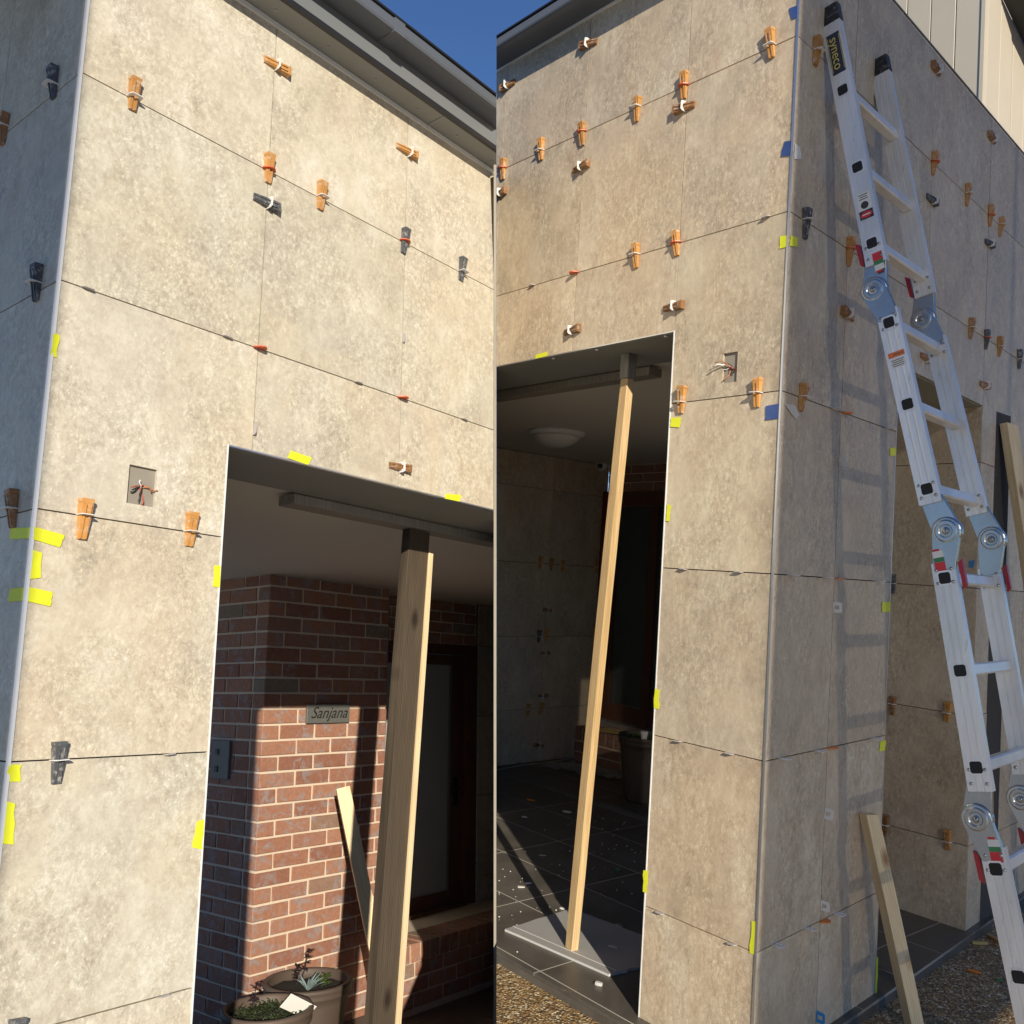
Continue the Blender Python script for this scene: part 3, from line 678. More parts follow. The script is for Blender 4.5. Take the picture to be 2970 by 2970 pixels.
# ceiling plank, prop, plasterboard
bm = bmesh.new(); bxf(bm, -2.6, -.925, .372, .455, OR-.043, OR-.0062); clip_bm(bm, 'R', 'R')
single('ceiling_plank', 'R', bm, 'plank_grey', (-1.4,.41,OR-.02), 'flat grey timber plank under the ceiling above the pine prop', 'plank', bevel=.002)
bm = bmesh.new(); bxf(bm, -.874, -.828, .14, .19, OR-.108, OR-.0065)
single('timber_packer', 'R', bm, 'plank_grey', (-.85,.165,OR-.1), 'timber packer between pine prop and lintel, prop-top shade put into its colour', 'packer', bevel=.002)  # the prop top's shade under the lintel, put into this block's colour
timber('timber_prop', 'R', (-1.005,.180,FLR+.0125), (-.852,.165,OR-.109), .044, .036, (-.1,-1,0), 'pine', 'tall straight pine prop standing on grey plasterboard in the porch', 'prop')
pb = Thing('plasterboard_sheet', 'R', (-1.05,.3,FLR), 'grey plasterboard offcut under the foot of the pine prop', 'sheet')
rnd = random.Random(4)
def rough_edge(a, b, n, amp): return [Vector(a)+(Vector(b)-Vector(a))*(i/n)+Vector((rnd.uniform(-amp,amp), rnd.uniform(-amp,amp), 0)) for i in range(n)]
z = FLR+.0008
cs = [Vector((-1.305,.075,z)), Vector((-1.335,.49,z)), Vector((-.70,.58,z)), Vector((-.755,.140,z))]
out = rough_edge(cs[0],cs[1],14,.003)+rough_edge(cs[1],cs[2],14,.004)+rough_edge(cs[2],cs[3],16,.006)+[cs[3]]+[cs[3]+(cs[0]-cs[3])*(i/6) for i in range(1,6)]
bm = bmesh.new(); prism(bm, out, (0,0,.009)); pb.part('board_core', bm, 'plaster_core')
bm = bmesh.new(); prism(bm, [p+Vector((0,0,.0092)) for p in out], (0,0,.001)); pb.part('paper_face', bm, 'plaster_board')
bm = bmesh.new(); d = (cs[3]-cs[0]).normalized(); nn = Vector((-d.y, d.x, 0)); prism(bm, [cs[0]+nn*.045+Vector((0,0,.0103)), cs[3]+nn*.045+Vector((0,0,.0103)), cs[3]+nn*.049+Vector((0,0,.0103)), cs[0]+nn*.049+Vector((0,0,.0103))], (0,0,.0008)); pb.part('edge_line', bm, 'plaster_core')
# oval ceiling light and security camera
cl = Thing('ceiling_light', 'R', (-2.79, 1.54, OR), 'round pale ceiling light in the porch left of pine prop', 'ceiling light')
c0 = (-2.79, 1.54, OR+.003)
bm = bmesh.new(); lathe(bm, [(.0,0),(.185,0),(.19,-.012),(.18,-.028),(.165,-.032),(0,-.032)], c0, 44); cl.part('base_ring', bm, 'white_paint', smooth=True)
bm = bmesh.new(); lathe(bm, [(.0,-.0325),(.16,-.0325),(.155,-.05),(.13,-.075),(.09,-.095),(.04,-.105),(0,-.107)], c0, 44); cl.part('glass_bowl', bm, 'light_glass', smooth=True)
sc_ = Thing('security_camera', 'R', (-3.73, 3.0, -.97), 'small white security camera in the porch ceiling corner', 'camera')
c0 = survey('R', *nat('R3', 785, 1570), 1, 2.98)
bm = bmesh.new(); lathe(bm, [(0,.06),(.055,.06),(.06,.045),(.055,.03),(.03,.025),(0,.025)], c0, 24); sc_.part('mount', bm, 'white_paint', smooth=True)
bm = bmesh.new(); lathe(bm, [(0,-.05),(.03,-.043),(.05,-.015),(.05,.01),(.035,.024),(0,.024)], c0, 24); hd = sc_.part('head', bm, 'white_paint', smooth=True)
bm = bmesh.new(); tube(bm, [c0+Vector((.02,-.03,-.01)), c0+Vector((.03,-.052,-.015))], .022, 14); sc_.part('lens', bm, 'black_plastic', parent=hd)
# pot with white pipe, packets, cable, wrap
ptR = pot('R', (-2.60, 2.36, FLR), .185, .44, 'tall clay pot with white pipe beside the beige pillar', ['ground'], 8)
bm = bmesh.new(); q = Vector((-2.53, 2.27, FLR+.36)); tube(bm, [q, q+Vector((0,0,.10))], .021, 18); tube(bm, [q+Vector((0,0,.10)), q+Vector((0,0,.125))], .026, 18); ptR.part('pipe_end', bm, 'white_paint', smooth=False)
bm = bmesh.new(); pts = [survey('R', *nat('R5', a, b), 2, FLR+.006) for a, b in ((-30,1945),(60,1930),(180,1905),(330,1890),(480,1868),(600,1840),(690,1800),(740,1770))]
tube(bm, pts, .0045, 6); clip_bm(bm, 'R', 'R'); single('cable', 'R', bm, 'cable_cream', pts[3], 'thin cream cable lying across the dark porch floor', 'cable', smooth=True)
bm = bmesh.new(); q = survey('R', *nat('R5', 840, 1665), 2, -3.06)
rr = random.Random(2); 
for i in range(4):
    a = rr.uniform(-.3,.3); c = Vector((-3.30+i*.05, 2.90-.02*i, -3.095+.012*i)); ux = Vector((math.cos(a), math.sin(a), .05*i)); uy = Vector((-math.sin(a), math.cos(a), .1))
    prism(bm, [c-ux*.2-uy*.05, c+ux*.2-uy*.05, c+ux*.2+uy*.05, c-ux*.2+uy*.05], (0,0,.005))
single('torn_packaging', 'R', bm, 'cardboard', (-3.3,2.9,-3.1), 'crumpled yellow packaging lying on the brick step', 'packaging')
bm = bmesh.new(); N = 14
g_ = [[bm.verts.new((-3.66+.045*i, 2.35+.045*j+.25*(i/N), FLR+.004+rr.uniform(0,.035)*(.3+abs(math.sin(i*1.3+j))))) for j in range(9)] for i in range(N)]
for i in range(N-1):
    for j in range(8): bm.faces.new((g_[i][j], g_[i+1][j], g_[i+1][j+1], g_[i][j+1]))
ret = bmesh.ops.solidify(bm, geom=bm.faces[:], thickness=.0008)
single('plastic_wrap', 'R', bm, 'wrap_plastic', (-3.4,2.5,FLR), 'clear crumpled plastic wrap on the floor by the inner wall', 'plastic wrap')

# ------------------------------------------------------------------ party wall between the two houses
def seam_pt(f, d, z, off):
    """point of the party line at camera depth d and height z of frame f"""
    fw = -CAM.to_3x3().col[2]; upv = CAM.to_3x3().col[1]; base = SEAM_P + fw*d
    base = base - SEAM_N*(SEAM_N.dot(base-SEAM_P)) + SEAM_N*off
    dirv = upv - SEAM_N*upv.dot(SEAM_N); a = INV[f] @ base; b = INV[f].to_3x3() @ dirv
    return base + dirv*((z-a.z)/b.z)
bm = bmesh.new(); vs = []
for off in (-.0115, -.0008): vs.append([bm.verts.new(seam_pt('L', d, z, off)) for d, z in ((3.858, TL-.02), (9.5, TL-.02), (9.5, -5.2), (3.858, -5.2))])
a, b = vs; bm.faces.new(a); bm.faces.new(b[::-1])
for i in range(4): bm.faces.new((a[i], b[i], b[(i+1) % 4], a[(i+1) % 4]))
single('party_wall', 'W', bm, 'backing_beige', (0, 3.9, 0), 'thin upright party sheet where ivory and beige walls meet', 'wall')

# ================================================================== tile levelling spacers
def clip_bmesh():
    bm = bmesh.new(); W, O, T = .019, .032, .0011       # lies in the joint plane: x along joint, -y out of the wall
    bxf(bm, -W, W, -.0045, -.0002, -T, T); bxf(bm, -W, -W+.012, -O+.009, -.0045, -T, T); bxf(bm, W-.012, W, -O+.009, -.0045, -T, T)
    prism(bm, [(-W, -O+.009, -T), (-W*.8, -O, -T), (W*.8, -O, -T), (W, -O+.009, -T)], (0, 0, 2*T)); return bm
def wing_bmesh():
    bm = bmesh.new(); T = .0016
    prism(bm, [(-.021, -.0002, -T), (.021, -.0002, -T), (.024, -.012, -T), (.012, -.026, -T), (0, -.031, -T), (-.012, -.026, -T), (-.024, -.012, -T)], (0, 0, 2*T)); return bm
def wedge_bmesh():
    bm = bmesh.new(); L = .050
    sec = [(-L, .0125, .006), (-.01, .0145, .013), (L*.72, .0165, .020), (L*.76, .0145, .021), (L*.86, .0175, .022), (L, .0175, .022)]
    rows = [[bm.verts.new(p) for p in ((-hw, -.0006, z), (hw, -.0006, z), (hw*.86, -th, z), (-hw*.86, -th, z))] for z, hw, th in sec]
    for a, b in zip(rows, rows[1:]):
        for k in range(4): bm.faces.new((a[k], a[(k+1)%4], b[(k+1)%4], b[k]))
    bm.faces.new(rows[0][::-1]); bm.faces.new(rows[-1])
    for x in (-.0085, .0045): 
        v = [(x, -.0065, -L+.001), (x+.004, -.0065, -L+.001), (x+.004, -.0225, L*.70), (x, -.0225, L*.70)]
        prism(bm, v, (0, -.0022, 0))
    return bm
ME = {}
for k in ('clip_white', 'clip_blue'): ME[k] = mesh_of('clip', clip_bmesh(), k)
def low_bmesh():
    bm = bmesh.new(); T = .0012
    prism(bm, [(-.017, -.0002, -T), (.017, -.0002, -T), (.017, -.008, -T), (.012, -.015, -T), (-.012, -.015, -T), (-.017, -.008, -T)], (0, 0, 2*T)); return bm
ME['clip_grey'] = mesh_of('clip', low_bmesh(), 'clip_grey')
for k in ('clip_red', 'clip_orange'): ME[k] = mesh_of('clip', wing_bmesh(), k)
for k in ('wedge_tan', 'wedge_brown', 'wedge_grey'): ME[k] = mesh_of('wedge', wedge_bmesh(), k)
WORD = {'clip_grey': 'grey clip', 'clip_white': 'white clip', 'clip_red': 'red clip', 'clip_orange': 'orange clip', 'clip_blue': 'blue clip', 'wedge_tan': 'tan wedge', 'wedge_brown': 'brown wedge', 'wedge_grey': 'grey wedge'}
ORD = ['first', 'second', 'third', 'fourth', 'fifth', 'sixth', 'seventh', 'eighth', 'ninth', 'tenth', 'eleventh']
def spacers(f, axis, val, fixed, orient, where, items, outn=(0,-1,0), xdir=(1,0,0)):
    """items: (px, py, wedge, clip) sighted on the wall; fixed = joint position (z for 'h', x for 'v')"""
    items = sorted(items, key=lambda t: t[0] if orient == 'h' else t[1])
    for i, (px, py, wd, clp) in enumerate(items):
        p = survey(f, px, py, axis, val)
        if fixed is not None:
            if orient == 'h': p.z = fixed
            else: p[0 if axis == 1 else 1] = fixed
        if not wd and clp == 'clip_white' and f in ('L', 'R'): clp = 'clip_grey'
        what = (WORD[wd]+' in '+WORD[clp]) if wd else ('bare '+WORD[clp])
        lab = '%s, %s %s %s' % (what, ORD[i], 'along' if orient == 'h' else 'down', where)
        ex = Vector(xdir); out = Vector(outn); ez = Vector((0,0,1)); iny = -out
        if ex.cross(iny).dot(ez) < 0: ex = -ex
        B = Matrix((ex, iny, ez)).transposed().to_4x4()
        if orient == 'v': B = B @ Matrix.Rotation(math.radians(90 if i % 3 else -90), 4, 'Y') if f in ('R', 'S') and wd else B @ Matrix.Rotation(math.radians(90), 4, 'Y')
        B = B @ Matrix.Rotation(math.radians(random.gauss(0, 4.5)), 4, 'Y')
        o = bpy.data.objects.new('tile_spacer', None); COL.objects.link(o); o.empty_display_size = .03
        o.matrix_world = FR[f] @ Matrix.Translation(p) @ B; tag(o, lab, 'tile spacer', 'tile levelling spacers')
        c = bpy.data.objects.new('clip', ME[clp]); COL.objects.link(c); c.parent = o
        if wd:
            q = bpy.data.objects.new('wedge', ME[wd]); COL.objects.link(q); q.parent = o; q.location = (random.uniform(-.002,.002), -.0012, random.uniform(-.014, .012)); q.scale = (random.uniform(.9,1.06), random.uniform(.9,1.05), random.uniform(.92,1.04))
T_, B_, Y_, W_, RD, OG = 'wedge_tan', 'wedge_brown', 'wedge_grey', 'clip_white', 'clip_red', 'clip_orange'
iv, be, la = 'ivory wall', 'beige front wall', 'ladder wall'
spacers('L', 1, 0, 0.0, 'h', 'top joint of '+iv, [(384,280,T_,W_),(776,493,T_,RD),(929,573,T_,W_),(1170,703,Y_,RD),(1337,785,Y_,W_)])
spacers('L', 1, 0, WL, 'v', 'first upright joint of '+iv, [(795,190,T_,W_),(774,592,Y_,W_),(731,1245,None,W_)])
spacers('L', 1, 0, 2*WL, 'v', 'second upright joint of '+iv, [(1185,446,T_,W_),(1168,981,None,W_),(1160,1357,B_,W_)])
spacers('L', 1, 0, -.6, 'h', 'second joint of '+iv, [(252,839,None,W_),(656,983,None,W_),(750,1010,None,RD),(1036,1117,None,W_),(1164,1159,None,RD),(1343,1225,None,W_)])
spacers('L', 1, 0, -1.2, 'h', 'pillar joint below its cut-out, '+iv, [(241,1496,T_,W_),(549,1542,T_,W_)])
spacers('L', 1, 0, -1.8, 'h', 'fourth joint of ivory pillar', [(165,2202,Y_,W_),(489,2192,None,W_)])
spacers('L', 1, 0, -2.4, 'h', 'lowest joint of ivory pillar', [(45,2946,Y_,W_),(472,2894,None,W_)])
spacers('M', 1, 0, 0.02, 'h', 'upper joint of shaded ivory side', [(163,233,Y_,W_),(21,345,B_,W_)])
spacers('M', 1, 0, -.58, 'h', 'second joint of shaded ivory side', [(113,822,Y_,W_)])
spacers('M', 1, 0, -1.19, 'h', 'third joint of shaded ivory side', [(45,1470,B_,W_)])
spacers('R', 1, 0, 0.0, 'h', 'top joint of '+be, [(2239,136,T_,W_),(1987,248,T_,RD),(1851,311,T_,W_),(1692,382,T_,RD),(1572,437,T_,W_),(1462,489,T_,RD)])
spacers('R', 1, 0, XA, 'v', 'upright joint over opening corner, '+be, [(1989,312,B_,W_),(1960,889,B_,W_)])
spacers('R', 1, 0, XB, 'v', 'middle upright joint of '+be, [(1710,128,B_,W_),(1690,485,B_,W_),(1663,959,B_,W_)])
spacers('R', 1, 0, XC+.012, 'v', 'farthest upright joint of '+be, [(1469,252,B_,W_),(1454,561,B_,W_)])
spacers('R', 1, 0, -.6, 'h', 'second joint of '+be, [(1964,714,T_,RD),(1847,742,T_,W_),(1669,796,None,RD),(1545,835,None,W_),(2224,635,None,W_)])
spacers('R', 1, 0, -1.2, 'h', 'joint below the beige cut-out', [(1979,1169,T_,W_),(2200,1139,T_,W_)])
spacers('R', 1, 0, -1.8, 'h', 'fourth joint of beige pillar', [(1983,1655,None,W_),(2144,1660,None,W_)])
spacers('R', 1, 0, -2.4, 'h', 'fifth joint of beige pillar', [(1968,2157,None,W_),(2117,2190,None,W_)])
spacers('R', 1, 0, -3.0, 'h', 'lowest joint of beige pillar', [(1915,2664,None,W_),(2125,2756,None,W_)])
spacers('S', 1, 0, 0.0, 'h', 'top joint of '+la, [(2364,144,T_,W_),(2705,470,T_,RD),(2802,567,T_,W_),(2868,636,T_,RD),(2899,660,T_,W_)])
spacers('S', 1, 0, -.6, 'h', 'second joint of '+la, [(2333,629,Y_,W_),(2461,722,T_,RD),(2812,951,T_,W_),(2857,980,Y_,RD),(2895,1004,T_,W_),(2952,1046,Y_,W_)])
spacers('S', 1, 0, S1, 'v', 'upright joint nearest corner of '+la, [(2455,911,B_,W_),(2445,1340,None,W_),(2426,1761,None,W_),(2400,2356,None,W_),(2391,2620,None,W_),(2369,2946,None,'clip_blue')])
spacers('S', 1, 0, S2, 'v', 'upright joint behind ladder rails, '+la, [(2721,210,B_,W_),(2701,582,Y_,W_),(2684,1039,B_,W_)])
spacers('S', 1, 0, S3, 'v', 'far upright joint of '+la, [(2880,408,B_,W_),(2868,708,Y_,W_),(2853,1118,B_,W_)])
spacers('S', 1, 0, -1.2, 'h', 'third joint of '+la, [(2323,1148,T_,W_),(2418,1183,None,W_),(2449,1194,None,OG),(2573,1237,None,W_)])
spacers('S', 1, 0, -1.8, 'h', 'fourth joint of '+la, [(2290,1664,None,W_),(2391,1669,None,W_),(2428,1670,None,OG),(2544,1676,None,W_)])
spacers('S', 1, 0, -2.4, 'h', 'fifth joint of '+la, [(2265,2202,None,W_),(2368,2173,None,W_),(2408,2163,None,OG),(2531,2134,None,W_)])
spacers('S', 1, 0, -3.0, 'h', 'lowest joint of '+la, [(2247,2752,None,W_),(2340,2699,None,W_),(2383,2709,None,OG),(2425,2655,None,W_)])
YR = 1.932
spacers('R', 1, YR, -1.8, 'h', 'upper joint of return wall', [(2591,1678,Y_,W_)])
spacers('R', 1, YR, -2.4, 'h', 'middle joint of return wall', [(2592,2031,B_,W_),(2750,2046,T_,W_)])
spacers('R', 1, YR, -3.0, 'h', 'lower joint of return wall', [(2571,2372,B_,W_),(2752,2416,T_,W_)])
def innr(*q): return nat('R5', *q)
ax = dict(outn=(1,0,0), xdir=(0,1,0))
spacers('R', 0, XI, -1.80, 'h', 'upper joint of porch inner wall', [(*innr(320,405),T_,W_),(*innr(405,415),T_,RD),(*innr(490,410),T_,W_),(*innr(740,420),T_,W_)], **ax)
spacers('R', 0, XI, -2.385, 'h', 'middle joint of porch inner wall', [(*innr(315,935),Y_,W_),(*innr(370,940),T_,RD),(*innr(735,920),T_,W_)], **ax)
spacers('R', 0, XI, -2.96, 'h', 'lower joint of porch inner wall', [(*innr(235,1480),T_,W_),(*innr(330,1475),T_,RD),(*innr(695,1420),Y_,W_)], **ax)
spacers('R', 0, XI, 2.49, 'v', 'upright joint of porch inner wall', [(*innr(385,745),B_,W_),(*innr(360,1065),B_,W_),(*innr(345,1385),B_,W_),(*innr(310,1755),B_,W_)], **ax)

# ================================================================== adhesive tape pieces
def tape(f, quad, mat, label, axis=1, val=0, n='tape_strip', cat='tape'):
    c = [survey(f, *q, axis, val) for q in quad]; o = Vector((0, 0, 0)); o[axis] = -1
    pts = []
    for i in range(4):
        a, b = c[i], c[(i+1) % 4]; e = 4 if i in (1, 3) else 1
        for k in range(e):
            p = a+(b-a)*(k/e)
            if k: p = p+(c[1]-c[0]).normalized()*random.uniform(-.003, .003)
            pts.append(p+o*(.0022+random.uniform(0, .0006)))
    bm = bmesh.new(); prism(bm, pts, o*.0005); ctr = sum(c, Vector())/4
    single(n, f, bm, mat, ctr, label, cat, 'pieces of marking tape')
def rq(x0, x1, y0, y1, k=0.0, s=0.0):
    """upright px quad; k slopes it along x, s leans its sides"""
    return [(x0, y0), (x1, y0+k), (x1-s, y1+k), (x0-s, y1)]
YT = 'tape_yellow'
tape('L', rq(152,172,967,972+60,6,8), YT, 'small yellow tape tab high on the ivory corner edge')
tape('L', [(842,1307),(903,1328),(892,1349),(831,1328)], YT, 'yellow tape on the lintel edge above the brick porch')
tape('L', [(1293,1432),(1336,1436),(1331,1455),(1288,1446)], YT, 'yellow tape on lintel edge near where both walls meet')
tape('L', [(98,1528),(186,1552),(172,1588),(93,1564)], YT, 'topmost of three yellow tapes at the ivory corner')
tape('L', [(90,1593),(121,1604),(117,1676),(83,1680)], YT, 'upright middle one of three yellow tapes at ivory corner')
tape('L', [(80,1702),(150,1717),(144,1759),(74,1743)], YT, 'lowest of three yellow tapes at the ivory corner')
tape('L', [(619,1640),(639,1641),(636,1704),(616,1701)], YT, 'yellow tape on ivory pillar edge below the opening corner')
tape('L', [(23,2216),(61,2218),(58,2267),(18,2267)], YT, 'short yellow tape under the grey wedge on the ivory pillar')
tape('L', [(13,2322),(43,2331),(38,2449),(6,2446)], YT, 'long yellow tape at picture edge low on ivory pillar')
tape('L', [(571,2382),(590,2376),(586,2463),(555,2458)], YT, 'yellow tape low on ivory pillar edge beside dark brick')
tape('M', [(34,1532),(92,1530),(90,1562),(32,1564)], YT, 'shaded upper yellow tape on the ivory side wall')
tape('M', [(32,1708),(72,1703),(70,1742),(28,1746)], YT, 'shaded lower yellow tape on the ivory side wall')
tape('R', [(2264,686),(2289,683),(2286,716),(2261,722)], YT, 'yellow tape high at the beige corner, front half')
tape('S', [(2291,683),(2312,690),(2310,716),(2288,714)], YT, 'yellow tape high at the beige corner, shaded half')
tape('R', [(1556,1029),(1589,1020),(1587,1033),(1554,1041)], YT, 'yellow tape on the lintel edge above the ceiling light')
tape('R', [(1947,1212),(1977,1211),(1972,1240),(1945,1238)], YT, 'yellow tape at opening edge right below joint of beige pillar')
tape('R', [(1936,1464),(1946,1464),(1943,1512),(1932,1511)], YT, 'yellow tape at the beige pillar edge level with the doors')
tape('R', [(1901,1998),(1915,2000),(1912,2057),(1898,2053)], YT, 'yellow tape at beige pillar edge above the clay pot')
tape('R', [(1868,2523),(1882,2526),(1878,2590),(1866,2586)], YT, 'yellow tape low on beige pillar edge near plasterboard')
tape('R', [(2181,2671),(2196,2672),(2188,2768),(2176,2764)], YT, 'long yellow tape at the foot of the beige corner')
tape('S', [(2579,1300),(2597,1298),(2596,1322),(2580,1322)], YT, 'yellow tape at shaded pillar edge behind ladder, upper one')
tape('S', [(2557,1745),(2581,1746),(2580,1774),(2556,1776)], YT, 'curled yellow tape at shaded pillar edge, middle one')
tape('S', [(2552,2150),(2567,2146),(2565,2176),(2548,2180)], YT, 'yellow tape at shaded pillar edge, lower one')
tape('S', [(2540,2775),(2545,2775),(2541,2880),(2536,2884)], YT, 'thin yellow tape line at foot of shaded pillar edge')
tape('R', [(2289,26),(2319,14),(2317,50),(2298,57)], 'tape_blue', 'blue packet shim at the very top of beige corner', n='packet_shim', cat='shim')
tape('R', [(2276,411),(2301,409),(2300,452),(2266,454)], 'tape_blue', 'blue packet shim on beige corner below top joint', n='packet_shim', cat='shim')
tape('S', [(2303,415),(2319,428),(2322,462),(2302,462)], 'clip_white', 'white packet folded round corner beside blue shim', n='packet_shim', cat='shim')
tape('R', [(2222,1178),(2265,1170),(2264,1213),(2220,1219)], 'tape_blue', 'dark blue packet on beige corner below the cut-out', n='packet_shim', cat='shim')
tape('S', [(2273,1172),(2302,1174),(2316,1203),(2307,1218),(2272,1210)][:4], 'plaster_core', 'pale torn packet round the corner from dark blue packet', n='packet_shim', cat='shim')
tape('R', [(2811,1628),(2827,1624),(2826,1646),(2810,1646)], 'clip_blue', 'small blue tape square on return wall, upper', axis=1, val=YR-.001)
tape('R', [(2772,1688),(2785,1688),(2785,1711),(2771,1710)], 'clip_blue', 'small blue tape square on return wall, lower', axis=1, val=YR-.001)

# ================================================================== ladder (frame S: x along wall, y into wall, z up)
ld = Thing('ladder', 'S', (.41, -.82, -3.425), 'folding aluminium ladder with steel hinges leaning on shaded wall', 'ladder')
SA, SB = .20, .62                       # the two rails
# rail centre line (distance from wall n, height z)
CL = [(.012, .165), (.225, -.80), (.445, -1.66), (.597, -2.44), (.835, -3.425)]
def nz(z):
    for (n0, z0), (n1, z1) in zip(CL, CL[1:]):
        if z <= z0 and z >= z1-1e-6: return n0+(n1-n0)*(z0-z)/(z0-z1)
    return CL[-1][0]
HW, HT = .034, .0135
secs = [(.165, -.765), (-.925, -1.555), (-1.735, -2.395), (-2.545, -3.39)]
def rail(sx, z0, z1, cut):
    a = Vector((sx, -nz(z0), z0)); b = Vector((sx, -nz(z1), z1)); d = (b-a).normalized(); q = Vector((1,0,0)).cross(d).normalized()
    bm = bmesh.new()
    # hollow-look section with two shallow grooves on each broad face
    pr = [(-HW, -HT), (-.014, -HT), (-.012, -HT+.0006), (-.009, -HT+.0006), (-.007, -HT), (.007, -HT), (.009, -HT+.0006), (.012, -HT+.0006), (.014, -HT), (HW, -HT), (HW, HT), (-HW, HT)]
    prism(bm, [a+q*u+Vector((v,0,0)) for u, v in pr], b-a)
    return bm, a, b, d, q
rails = {}
for sx in (SA, SB):
    for i, (z0, z1) in enumerate(secs):
        bm, a, b, d, q = rail(sx, z0, z1, 0); o = ld.part('rail', bm, 'ladder_alloy'); rails[(sx, i)] = (o, a, b, d, q)
        for zz in ([] if i == 0 else [a]) + ([b] if i < 3 else []):
            for u in (-.022, .022):
                for w_ in (.022, .062):
                    c = zz+(d if (zz-a).length < .01 else -d)*w_+q*u
                    for sgn in (-1,):
                        bb_ = bmesh.new(); lathe(bb_, [(0,0),(.0055,0),(.0045,-.003),(0,-.004)], c+Vector((-HT,0,0)), 10, 'x'); ld.part('rivet', bb_, 'hinge_steel', parent=o, smooth=True)
zr = [-.135, -.422, -.694, -.969, -1.24, -1.51, -1.782, -2.054, -2.328, -2.603, -2.88, -3.15]
for z in zr:
    c = Vector((0, -nz(z), z)); d = Vector((0, -(nz(z-.05)-nz(z+.05)), -.1)).normalized(); q = Vector((1,0,0)).cross(d)
    bm = bmesh.new(); R_ = .0135
    pr = [(-.013, -.018), (.013, -.018), (.018, -.013), (.018, .013), (.013, .018), (-.013, .018), (-.018, .013), (-.018, -.013)]
    prism(bm, [c+Vector((SA+HT+.0005,0,0))+q*u+d*v for u, v in pr], (SB-SA-2*HT-.001, 0, 0)); ld.part('rung', bm, 'ladder_alloy', bevel=0)
    bm = bmesh.new(); prism(bm, [c+Vector((SA-HT-.0001,0,0))+q*u*1.25+d*v*1.25 for u, v in pr], (-.0018, 0, 0)); so = ld.part('rung_socket', bm, 'ladder_alloy')
    bm = bmesh.new(); prism(bm, [c+Vector((SA-HT-.0021,0,0))+q*u*.95+d*v*.95 for u, v in pr], (-.0004, 0, 0)); ld.part('socket_hole', bm, 'rubber', parent=so)
# end caps and feet
for sx in (SA, SB):
    o, a, b, d, q = rails[(sx, 0)]; bm = bmesh.new(); e = .003
    prism(bm, [a+d*.045+q*u*(HW+e)+Vector((v*(HT+e),0,0)) for u, v in ((-1,-1),(1,-1),(1,1),(-1,1))], -d*.07)
    ld.part('end_cap', bm, 'black_plastic', bevel=.004)
    o, a, b, d, q = rails[(sx, 3)]; bm = bmesh.new()
    prism(bm, [b-d*.04+q*u*(HW+e)+Vector((v*(HT+e),0,0)) for u, v in ((-1,-1),(1,-1),(1,1),(-1,1))], d*.07); ld.part('foot', bm, 'rubber', bevel=.003)
def hull2(p):
    p = sorted(set(p)); out = []
    for seq in (p, p[::-1]):
        h = []
        for c_ in seq:
            while len(h) > 1 and (h[-1][0]-h[-2][0])*(c_[1]-h[-2][1])-(h[-1][1]-h[-2][1])*(c_[0]-h[-2][0]) <= 0: h.pop()
            h.append(c_)
        out += h[:-1]
    return out
# hinges: disc beside the rail plus two cheek plates
for i, (side, zc) in enumerate(((-1, -.845), (1, -1.645), (-1, -2.470))):
    for sx in (SA, SB):
        n0 = nz(zc); d = Vector((0, -(nz(zc-.1)-nz(zc+.1)), -.2)).normalized(); q = Vector((0, -1, 0)); q = (q-d*q.dot(d)).normalized()
        c = Vector((sx, -n0, zc)) + q*side*.026
        bm = bmesh.new(); H2 = HT-.001
        lathe(bm, [(0,-.0175),(.009,-.0175),(.011,-.0150),(.017,-.0138),(.021,-.0170),(.030,-.0170),(.034,-.0148),(.040,-.0140),(.0435,-.0115),(.0445,-.007),(.0445,.010),(.040,.0145),(.0,.0145)], c, 40, 'x')
        hg = ld.part('hinge', bm, 'hinge_steel', smooth=False)
        up = -d
        for sg in (1, -1):
            base = Vector((sx, -n0, zc))+up*sg*.118; bm = bmesh.new(); w0 = .031
            pl = [(w0*k_, .118*sg) for k_ in (-1, 1)] + [(w0*k_, .085*sg) for k_ in (-1, 1)] + [(side*.026+.041*math.cos(a_*.3927), .041*math.sin(a_*.3927)) for a_ in range(16)]
            pl = hull2(pl); prism(bm, [Vector((sx-.0105+.004*sg, -n0, zc))+q*u_+up*v_ for u_, v_ in pl], (.018, 0, 0))
            ld.part('cheek_plate', bm, 'hinge_steel', parent=hg, bevel=.002)
        bm = bmesh.new(); lathe(bm, [(0,-.021),(.006,-.021),(.0085,-.0178),(0,-.0178)], c, 16, 'x'); ld.part('hinge_pin', bm, 'hinge_steel', parent=hg, smooth=True)
        # release lever and label
        sg = 1 if side < 0 and i == 0 else -1
        lv = Vector((sx, -n0, zc))+up*sg*.135+q*side*(.040); bm = bmesh.new()
        prism(bm, [lv+Vector((-.008,0,0))+q*side*0-up*.045, lv+Vector((-.008,0,0))+q*side*.012-up*.035, lv+Vector((-.008,0,0))+q*side*.014+up*.045, lv+Vector((-.008,0,0))+up*.035], (.016,0,0)); ld.part('release_lever', bm, 'red_plastic', parent=hg)
        if sx == SA:
            b0 = Vector((sx-HT-.0005, -n0, zc))+up*sg*.082-q*side*.010
            for k, (mm, u0, u1, v0, v1) in enumerate((('sticker_red', -.016,.016,.008,.036), ('sticker_green', -.016,.016,-.006,.0075), ('white_paint', -.016,.016,-.026,-.0065), ('sticker_red', -.014,.006,-.033,-.0265))):
                bm = bmesh.new(); prism(bm, [b0+q*u+up*sg*v for u, v in ((u0,v0),(u1,v0),(u1,v1),(u0,v1))], (-.0008,0,0)); ld.part('hinge_label', bm, mm, parent=hg)
